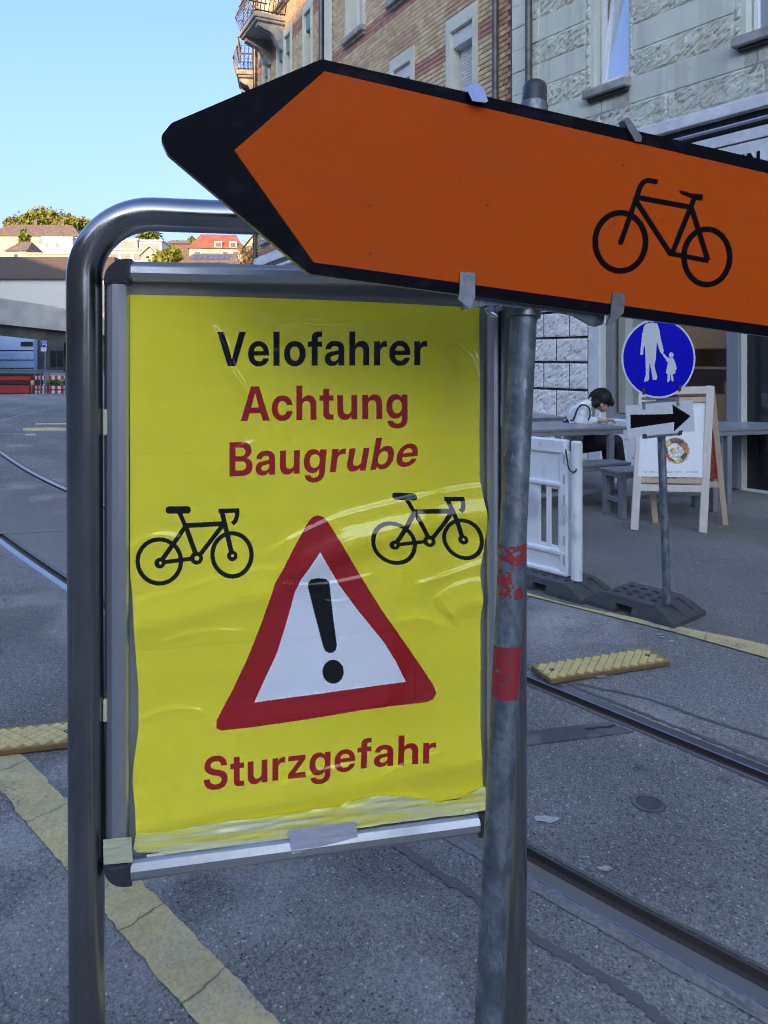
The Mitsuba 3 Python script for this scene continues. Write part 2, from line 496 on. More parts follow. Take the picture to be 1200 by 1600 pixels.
mat('m_solar', (0.07, 0.08, 0.12), 0.12, spec=0.8)
for nm, c in (('m_leaf_sunny', (0.17, 0.18, 0.035)), ('m_leaf_green', (0.14, 0.18, 0.04)), ('m_leaf_dry', (0.26, 0.21, 0.11))):
    scene[nm] = two({'type': 'diffuse', 'reflectance': {'type': 'rgb', 'value': list(c)}})

mat('m_skin', (0.46, 0.29, 0.21), 0.5)
mat('m_hair', (0.014, 0.011, 0.013), 0.55, spec=0.35)
mat('m_jacket', mottled((0.66, 0.68, 0.70), (0.74, 0.75, 0.77), 12), 0.8)
mat('m_cloth_black', (0.014, 0.015, 0.024), 0.8)
mat('m_cloth_grey', (0.20, 0.20, 0.20), 0.85)
mat('m_shoe', (0.6, 0.62, 0.62), 0.6)

# ================================================================ THE SETTING: ground, track, paint
rail_far = smooth_path([(7.2, -4.6), (3.9, -0.25), (1.338, 2.81), (0.681, 3.60), (-1.45, 6.14), (-3.60, 8.70), (-4.45, 9.80), (-6.05, 12.1), (-7.95, 15.2), (-9.05, 17.9), (-9.65, 20.4), (-10.0, 23.2), (-10.3, 27), (-10.5, 32)], 150)
_t = np.gradient(rail_far, axis=0)
_t /= np.linalg.norm(_t, axis=1, keepdims=True)
rail_right = np.stack([_t[:, 1], -_t[:, 0]], 1)


def offset(k):
    return rail_far + rail_right * k


_o = offset(-1.06)
rail_near = smooth_path([(6.2, -6.0), (3.0, -0.35), (0.8815, 1.852), (0.682, 2.045), (0.434, 2.293), (-2.118, 5.114), (-2.83, 5.96)] + [tuple(q) for q in _o[(_o[:, 1] > 9.0)][::6]], 150)
_t2 = np.gradient(rail_near, axis=0)
_t2 /= np.linalg.norm(_t2, axis=1, keepdims=True)
near_right = np.stack([_t2[:, 1], -_t2[:, 0]], 1)
HALF = 0.056


def strip(path, a, b, wob=0.0, seed=0, f=14.0):
    """Band between offsets a and b of the far rail, with uneven edges."""
    p = smooth_path(path, 2600)
    t = np.gradient(p, axis=0)
    t /= np.linalg.norm(t, axis=1, keepdims=True)
    r = np.stack([t[:, 1], -t[:, 0]], 1)
    q = np.c_[p * f, np.zeros(len(p))]
    n1, n2 = meshkit.fbm(q, 3, seed) - 0.5, meshkit.fbm(q, 3, seed + 9) - 0.5
    return Polygon(np.vstack([p + r * (a + wob * n1)[:, None], (p + r * (b + wob * n2)[:, None])[::-1]])).buffer(0)


slots = unary_union([Polygon(np.vstack([pp + rail_right * HALF, (pp - rail_right * HALF)[::-1]])).buffer(0) for pp, rail_right in ((rail_far, rail_right), (rail_near, near_right))])


def sheet(poly, z):
    out = []
    for g in getattr(poly, 'geoms', [poly]):
        if g.area > 1e-7:
            v, f = trimesh.creation.triangulate_polygon(g, engine='earcut')
            out.append(trimesh.Trimesh(np.c_[v, np.full(len(v), z)], f, process=False))
    return tm(out)


ground_poly = sbox(-1500, -1500, 1500, 1500).difference(slots)
add('road', sheet(ground_poly, 0.0), 'm_asphalt', kind='structure', label='grey worn asphalt of the street')

prof = np.array([(-HALF, -0.12), (-HALF, 0.002), (-0.053, 0.004), (-0.008, 0.004), (-0.0055, 0.001), (-0.003, -0.016), (0.043, -0.016), (0.047, -0.002), (0.049, 0.002), (HALF, 0.001), (HALF, -0.12)])
mat('m_rail', lambda p, n, uv: mix(mix((0.12, 0.10, 0.085), (0.08, 0.068, 0.06), fbm(p.x * 9, p.y * 9)), (0.24, 0.25, 0.275), smoothstep(-0.001, 0.0, p.z)),
    lambda p, n, uv: 0.26 + 0.4 * smoothstep(0.0, -0.004, p.z), metal=0.85)
solo('tram_rail', sweep(smooth_path(rail_near, 400), prof), 'm_rail', 'grooved steel tram rail nearest the camera, passing under the yellow poster', 'rail')
solo('tram_rail', sweep(smooth_path(rail_far, 400), prof[::-1] * [-1, 1]), 'm_rail', 'grooved steel tram rail on the far side, just before the yellow plank on the road', 'rail')
near_part = lambda p: p[2:75]
add('rail_seam', sheet(strip(rail_near, -0.105, -0.060, 0.012, 3, 60).difference(slots), 0.003), 'm_cement', kind='structure')
add('rail_seam', sheet(strip(rail_near, 0.056, 0.070, 0.014, 5, 70).difference(slots), 0.003), 'm_tar', kind='structure')
add('rail_seam', sheet(strip(rail_far, 0.075, 0.095, 0.02, 8, 60).difference(slots), 0.003), 'm_tar', kind='structure')
add('rail_seam', sheet(strip(rail_far, -0.072, -0.060, 0.012, 12, 40).difference(slots), 0.003), 'm_tar', kind='structure')


def ragged(pix, width, seed, f=55.0, amp=0.9):
    """Uneven dark joint along a line on the road."""
    p = smooth_path([on_ground(*q) for q in pix], 700)
    t = np.gradient(p, axis=0)
    t /= np.linalg.norm(t, axis=1, keepdims=True)
    r = np.stack([t[:, 1], -t[:, 0]], 1)
    q = np.c_[p * f, np.zeros(len(p))]
    n1, n2 = meshkit.fbm(q, 3, seed) - 0.5, meshkit.fbm(q, 3, seed + 9) - 0.5
    e = np.clip(np.minimum(np.arange(700), 699 - np.arange(700)) / 40, 0.1, 1)
    return sheet(Polygon(np.vstack([p + r * ((-width / 2 + width * amp * n1) * e)[:, None], (p + r * ((width / 2 + width * amp * n2) * e)[:, None])[::-1]])).buffer(0), 0.003)


add('tar_seam', ragged([(560, 1283), (640, 1335), (700, 1375), (745, 1405), (838, 1468), (920, 1515), (985, 1556), (1040, 1600), (1150, 1690)], 0.030, 4), 'm_tar', kind='structure')
add('tar_seam', ragged([(893, 1067), (940, 1077), (1010, 1092), (1090, 1120), (1171, 1146), (1260, 1178)], 0.020, 11, 40), 'm_tar', kind='structure')
add('tar_seam', ragged([(842, 1362), (900, 1395), (960, 1436), (1030, 1478), (1100, 1528), (1190, 1592)], 0.012, 17, 70, 1.3), 'm_tar', kind='structure')


def quad_ground(pts, z, wob=0.0, seed=0, n=120):
    """Painted patch: corners as seen in the photograph, edges uneven."""
    p = np.array([on_ground(*q) for q in pts])
    p = np.vstack([p, p[:1]])
    s = np.r_[0, np.cumsum(np.linalg.norm(np.diff(p, axis=0), axis=1))]
    k = np.linspace(0, s[-1], n * 4)[:-1]
    q = np.c_[np.interp(k, s, p[:, 0]), np.interp(k, s, p[:, 1])]
    if wob:
        m = np.c_[q * 30, np.zeros(len(q))]
        q = q + wob * (np.stack([meshkit.fbm(m, 3, seed), meshkit.fbm(m, 3, seed + 5)], 1) - 0.5)
    return sheet(Polygon(q).buffer(0), z)


_ld = unit(np.array([0.700, -0.714]))
_right = [np.array([-1.388, 2.922]) - _ld * 4.2, np.array(on_ground(30, 1176)), np.array(on_ground(106, 1254)), np.array(on_ground(220, 1376)), np.array(on_ground(438, 1600)), np.array([-0.234, 1.731]) + _ld * 2.6]
_left = [np.array([-1.200, 2.528]) - _ld * 4.4, np.array(on_ground(30, 1272)), np.array(on_ground(106, 1364)), np.array(on_ground(162, 1428)), np.array(on_ground(308, 1600)), np.array([-0.421, 1.731]) + _ld * 2.6]


def uneven(pts_, seed, amp):
    p = np.array(pts_)
    s_ = np.r_[0, np.cumsum(np.linalg.norm(np.diff(p, axis=0), axis=1))]
    k_ = np.linspace(0, s_[-1], 700)
    q = np.c_[np.interp(k_, s_, p[:, 0]), np.interp(k_, s_, p[:, 1])]
    m = np.c_[q * 30, np.zeros(len(q))]
    return q + amp * (np.stack([meshkit.fbm(m, 3, seed), meshkit.fbm(m, 3, seed + 5)], 1) - 0.5)


add('yellow_line', sheet(Polygon(np.vstack([uneven(_right, 4, 0.016), uneven(_left, 6, 0.016)[::-1]])).buffer(0).difference(slots.buffer(0.12)), 0.004), 'm_yellow_line', kind='structure', label='worn yellow road line running past the foot of the left steel post')
edge = [on_ground(*q) for q in ((780, 915), (885, 945.5), (1170, 1003), (1260, 1024))]
edge2 = [on_ground(*q) for q in ((1260, 1047), (1170, 1022), (1056, 990), (780, 921))]
add('yellow_line', sheet(Polygon(edge + edge2).buffer(0), 0.0075), 'm_yellow_line', kind='structure', label='yellow line on the ground beside the black rubber feet')
_d1 = unit(np.array([-0.586, 0.81]))
pave = [np.array(edge[0]) + _d1 * 24 + np.array([-0.9, 0.6])] + edge + [np.array([9.0, -2.2]), np.array([14.5, -2.5]), np.array([6.0, 9.5]), np.array([2.3, 12.6]), np.array([-3.0, 23.5])]
add('pavement', sheet(Polygon(pave).buffer(0), 0.0035), 'm_pavement', kind='structure')
add('yellow_line', quad_ground([(36, 669), (36, 673.5), (118, 673), (118, 669.5), (78, 668)], 0.004), 'm_yellow_line', kind='structure')
add('yellow_line', quad_ground([(55, 661.5), (55, 663.5), (120, 662.8), (120, 661)], 0.004), 'm_yellow_line', kind='structure')
add('white_line', quad_ground([(-40, 832), (-40, 837), (118, 829), (118, 825.5)], 0.004, 0.03, 3), 'm_cement', kind='structure')
add('white_line', quad_ground([(40, 678.5), (40, 681), (55, 680.5), (55, 678)], 0.004), 'm_white_line', kind='structure')
add('paint_spot', quad_ground([(832, 1278), (836, 1285), (858, 1287), (869, 1283), (870, 1278), (850, 1275)], 0.004, 0.02, 7), 'm_white_line', kind='structure')
add('paint_spot', quad_ground([(932, 1357), (938, 1362), (952, 1363), (958, 1359), (948, 1355)], 0.004, 0.01, 8), 'm_white_line', kind='structure')
for q in ((930, 977), (1030, 993), (1034, 997), (942, 1059), (936, 1060), (1090, 881), (128 * 0 + 1049, 1004)):
    p = on_ground(*q)
    add('paint_spot', sheet(affinity.scale(Point(p).buffer(0.012, 4), 1.4, 0.7), 0.008), 'm_white_line', kind='structure')
mat('m_new_asphalt', asphalt(0.13, 0.19, 0.03, 0.99), 0.85)
add('road_patch', quad_ground([(-60, 648), (30, 650), (105, 634), (140, 628), (140, 622), (30, 619), (-60, 622)], 0.003, 0.5, 9), 'm_new_asphalt', kind='structure')
mat('m_wet', (0.035, 0.036, 0.04), 0.3)
add('tar_seam', quad_ground([(66, 645), (80, 643), (104, 637), (125, 634), (125, 638), (100, 642), (78, 647)], 0.007, 0.3, 2), 'm_tar', kind='structure')

# drain strip between the rails
k = thing('rail_drain', 'flat metal drain strip with slots set between the tram rails', 'drain')
dp = [on_ground(*q) for q in ((700, 1160), (948, 1129.5), (990, 1145), (700, 1182))]
dpoly = Polygon(dp)
mat('m_plate', mottled((0.10, 0.105, 0.115), (0.17, 0.175, 0.19), 12), 0.5, metal=0.5)
add('plate', prism(dpoly, -0.01, 0.006), 'm_plate', k)
for q in ((922, 1141), (940, 1139), (955, 1137.5)):
    c = on_ground(*q)
    m = bx([-0.022, -0.006, 0.0], [0.022, 0.006, 0.0085])
    m.apply_transform(trimesh.transformations.rotation_matrix(0.1 + 0.5 * (q[0] == 955), [0, 0, 1]))
    m.apply_translation([c[0], c[1], 0])
    add('slot', m, 'm_joint', k)

# valve cover
k = thing('valve_cover', 'small round dark metal valve cover set in the asphalt', 'manhole cover')
c = on_ground(1013, 1256)
add('ring', trimesh.creation.annulus(0.040, 0.054, 0.010, sections=40).apply_translation([c[0], c[1], 0.000]), 'm_plate', k, 30)
add('lid', trimesh.creation.cylinder(0.0385, 0.010, sections=40).apply_translation([c[0], c[1], -0.0015]), 'm_rubber', k, 30)

# ================================================================ BUILDINGS ALONG THE STREET
P1 = np.array([3.99, 8.78])
D1, D2, D3 = unit([-0.586, 0.81]), unit([-0.477, 0.879]), unit([-0.435, 0.900])
P2 = P1 + D1 * 3.50
P3 = P2 + D2 * 6.84
P4 = P3 + D3 * 5.55
F1 = Frame([*P1, 0], [*-D1, 0])
F2 = Frame([*P2, 0], [*-D2, 0])
F3 = Frame([*P3, 0], [*-D3, 0])
ROOF = 14.2


def rect(u0, u1, v0, v1):
    return sbox(min(u0, u1), v0, max(u0, u1), v1)


def wall(parent, F, poly, holes, m, t=0.36):
    add('wall', F.put(prism(poly.difference(unary_union(holes)) if holes else poly, -t, 0)), m, parent)


def inner(parent, F, u0, u1, v0, v1, w0=-0.38, w1=-8.0, m='m_dark', name='core'):
    add(name, F.put(bx([u0, v0, w1], [u1, v1, w0])), m, parent)


def window(parent, F, u0, u1, v0, v1, trim=0.12, top=0.23, blind=0.0, box_h=0.0, box_m='m_blind', split=True, curtain=True, trim_m='m_trim', deep=0.2, sill=True):
    """u0..u1, v0..v1 is the opening; the surround lies round it. Returns the hole."""
    k = key_for('window', parent)
    ring = rect(u0 - trim, u1 + trim, v0 - 0.02, v1 + top).difference(rect(u0, u1, v0 - 0.03, v1))
    ring2 = rect(u0 - 0.03, u1 + 0.03, v0 - 0.02, v1 + 0.03).difference(rect(u0 + 0.012, u1 - 0.012, v0 - 0.03, v1 - 0.012))
    scene[k] = mikit.ply(F.put(tm([prism(ring, -0.05, 0.045), prism(ring2, -deep, 0.03)])), trim_m)
    f = 0.055
    fr = rect(u0, u1, v0, v1).difference(rect(u0 + f, u1 - f, v0 + f, v1 - f))
    if split:
        fr = fr.union(rect((u0 + u1) / 2 - 0.04, (u0 + u1) / 2 + 0.04, v0, v1))
    add('frame', F.put(prism(fr, -deep - 0.05, -deep + 0.012)), 'm_frame_white', k)
    add('pane', F.put(grid(2, 2, lambda a, b: np.stack([u0 + 0.01 + (u1 - u0 - 0.02) * a, v0 + 0.01 + (v1 - v0 - 0.02) * b, 0 * a - deep - 0.025], -1))), 'm_glass', k)
    if curtain:
        w_ = u1 - u0
        for a0, a1 in ((u0 + 0.02, u0 + w_ * random.uniform(0.22, 0.40)), (u1 - w_ * random.uniform(0.20, 0.36), u1 - 0.02)):
            add('curtain', F.put(grid(40, 2, lambda a, b: np.stack([a0 + (a1 - a0) * a, v0 + 0.03 + (v1 - v0 - 0.05) * b, -deep - 0.085 + 0.022 * np.sin(a * (a1 - a0) * 95)], -1))), 'm_curtain', k, True)
    if sill:
        add('sill', F.put(tm([bx([u0 - trim - 0.04, v0 - 0.13, -0.05], [u1 + trim + 0.04, v0 - 0.005, 0.14], 0.012), bx([u0 - trim, v0 - 0.19, -0.05], [u1 + trim, v0 - 0.132, 0.07], 0.01)])), 'm_sill', k)
    if box_h:
        add('shutter_box', F.put(bx([u0 + 0.014, v1 - box_h, -deep + 0.014], [u1 - 0.014, v1 - 0.014, -0.015], 0.006)), box_m, k)
    if blind:
        n = int(blind / 0.055)
        c = [((u0 + u1) / 2, v1 - box_h - 0.02 - 0.055 * i, -deep + 0.035) for i in range(n)]
        h = [((u1 - u0) / 2 - 0.05, 0.022, 0.012)] * n
        add('blind', F.put(many_boxes(c, h)), 'm_blind', k, kind='stuff')
    return rect(u0 - trim * 0.6, u1 + trim * 0.6, v0 - 0.16, v1 + top * 0.8)


def rough_block(F, u0, u1, v0, v1, seed, lift=0.024, res=0.009):
    nu, nv = max(4, int((u1 - u0) / res)), max(4, int((v1 - v0) / res))

    def fn(a, b):
        u, v = u0 + (u1 - u0) * a, v0 + (v1 - v0) * b
        e = np.minimum(np.minimum(u - u0, u1 - u), np.minimum(v - v0, v1 - v))
        k = np.clip(e / 0.022, 0, 1) ** 0.6
        p, q = u * 0.8 + v * 0.6, -u * 0.6 + v * 0.8
        m = meshkit.fbm(np.stack([p * 9, q * 34, 0 * p + seed], -1), 3, seed % 50)
        big = meshkit.fbm(np.stack([u * 6, v * 7, 0 * p + seed], -1), 3, seed % 31)
        m2 = meshkit.fbm(np.stack([p * 24, q * 70, 0 * p + seed], -1), 2, seed % 43)
        cut_ = np.clip((0.47 - m) / 0.14, 0, 1) + 0.6 * np.clip((0.40 - m2) / 0.12, 0, 1)
        w = 0.002 + k * lift * (0.55 + 0.7 * (big - 0.3) - 0.75 * cut_ + 0.3 * (m - 0.3))
        return F.pts(np.stack([u, v, w], -1))
    return grid(nu, nv, fn)


# ---- the grey-green stone building
SB = thing('stone_building', 'grey green stone building with rough and smooth courses above a shop', 'building')
U0, U1 = -3.5, 15.0
openings = []
a0, b0 = F1.px(930, 144)
a1, b1 = F1.px(982, 122)
wu0, wu1, wz0 = a0, a1, min(b0, b1) + 0.03
second = F1.px(1168, 60)[0]
wins = [(wu0, wu1)] + [(second + 1.95 * i, second + 1.95 * i + 0.95) for i in range(7)]
for row in range(3):
    z = wz0 + 3.15 * row
    for i, (a, b) in enumerate(wins):
        openings.append(rect(a - 0.02, b + 0.02, z, z + 1.95))
shop_l, shop_r = -1.85, -0.06
openings.append(rect(shop_l, shop_r, 0.69, 3.55))
openings.append(rect(0.10, 1.6, 0.02, 3.55))
for i in range(5):
    openings.append(rect(2.6 + 2.5 * i, 4.5 + 2.5 * i, 0.7, 3.55))
wall(SB, F1, rect(U0, U1, 0, ROOF), openings, 'm_plaster')
inner(SB, F1, U0, U1, 4.0, ROOF, name='upper_core')
add('roof', F1.put(bx([U0, ROOF - 0.02, -8.2], [U1, ROOF + 0.25, 0.45], 0.03)), 'm_cornice', SB)
zk = 4.776 - 0.3335
edges_u = [(U0 + 0.02, -2.98, 'quoin')]
for c in range(0, 15):
    z0, z1 = zk + 0.3335 * c + 0.004, zk + 0.3335 * (c + 1) - 0.004
    blocked = [rect(a - 0.16, b + 0.02, wz0 + 3.15 * r - 0.3, wz0 + 3.15 * r + 2.05) for r in range(3) for a, b in wins]
    spans = [(U0 + 0.02, U0 + 0.56), (U0 + 0.57, U1 if False else 3.2)]
    free = unary_union([rect(s0, s1, z0, z1) for s0, s1 in spans]).difference(unary_union(blocked))
    if c > 9:
        continue
    for g in getattr(free, 'geoms', [free]):
        x0, y0, x1, y1 = g.bounds
        if x1 - x0 < 0.10 or y1 - y0 < 0.05:
            continue
        cut = [x0]
        while x1 - cut[-1] > 1.5:
            cut.append(cut[-1] + random.uniform(0.95, 1.35))
        cut.append(x1)
        for i in range(len(cut) - 1):
            u0, u1 = cut[i] + 0.004, cut[i + 1] - 0.004
            if u1 - u0 < 0.08:
                continue
            q = u0 < U0 + 0.1
            if c % 2 == 0:
                if q:
                    add('stone_block', F1.put(bx([u0, y0, -0.02], [u1 - 0.2, y1, 0.034], 0.008)), 'm_plaster', SB)
                    u0 = u1 - 0.195
                add('stone_block', rough_block(F1, u0, u1, y0, y1, 1000 + c * 37 + i * 7 + int(u0 * 10)), 'm_plaster_rough', SB, True)
            else:
                add('stone_block', F1.put(bx([u0, y0, -0.02], [u1, y1, 0.012 + (0.014 if q else 0)], 0.005)), 'm_plaster', SB)
# rough strips beside the windows, reveals, sashes
for r in range(2):
    z = wz0 + 3.15 * r
    for i, (a, b) in enumerate(wins[:3]):
        add('jamb', rough_block(F1, a - 0.15, a - 0.075, z - 0.02, z + 2.0, 50 + i + r * 9, 0.03), 'm_plaster_rough', SB, True)
        add('jamb', rough_block(F1, b + 0.012, b + 0.075, z - 0.02, z + 2.0, 70 + i + r * 9, 0.03), 'm_plaster_rough', SB, True)
        add('apron', F1.put(bx([a - 0.03, z - 0.42, -0.02], [b + 0.02, z - 0.13, 0.012])), 'm_sill', SB)
for r in range(3):
    z = wz0 + 3.15 * r
    for i, (a, b) in enumerate(wins):
        k = key_for('window', SB)
        f = 0.05
        ring = rect(a, b, z, z + 1.95).difference(rect(a + f, b - f, z + f, z + 1.9))
        scene[k] = mikit.ply(F1.put(prism(ring, -0.20, -0.13)), 'm_frame_white')
        add('sill', F1.put(bx([a - 0.13, z - 0.12, -0.2], [b + 0.05, z - 0.004, 0.13], 0.012)), 'm_sill', k)
        add('lower_sill', F1.put(bx([a - 0.08, z - 0.17, -0.1], [b + 0.02, z - 0.122, 0.075], 0.01)), 'm_joint', k)
        if r == 0 and i == 0:
            # tilted open sash: turned about its lower edge, top leaning out of the wall into the room
            sash = Frame(F1.pts([[a + 0.05, z + 0.05, -0.10]])[0], F1.u, unit(F1.v - 0.16 * F1.w))
            W, H = b - a - 0.10, 1.83
            sr = rect(0, W, 0, H).difference(rect(0.055, W - 0.055, 0.055, H - 0.055))
            add('sash', sash.put(prism(sr, -0.03, 0.03)), 'm_frame_white', k)
            add('pane', sash.put(prism(rect(0.05, W - 0.05, 0.05, H - 0.05), -0.006, 0.0)), 'm_window_coated', k)
        else:
            add('pane', F1.put(prism(rect(a + 0.04, b - 0.04, z + 0.04, z + 1.91), -0.175, -0.165)), 'm_window_coated' if i % 2 else 'm_window', k)
add('downpipe', tube([F1.pts([[F1.px(831.5, 60)[0], v, 0.075]])[0] for v in np.linspace(3.4, ROOF, 4)], 0.052, 16), 'm_pipe', SB, 40)
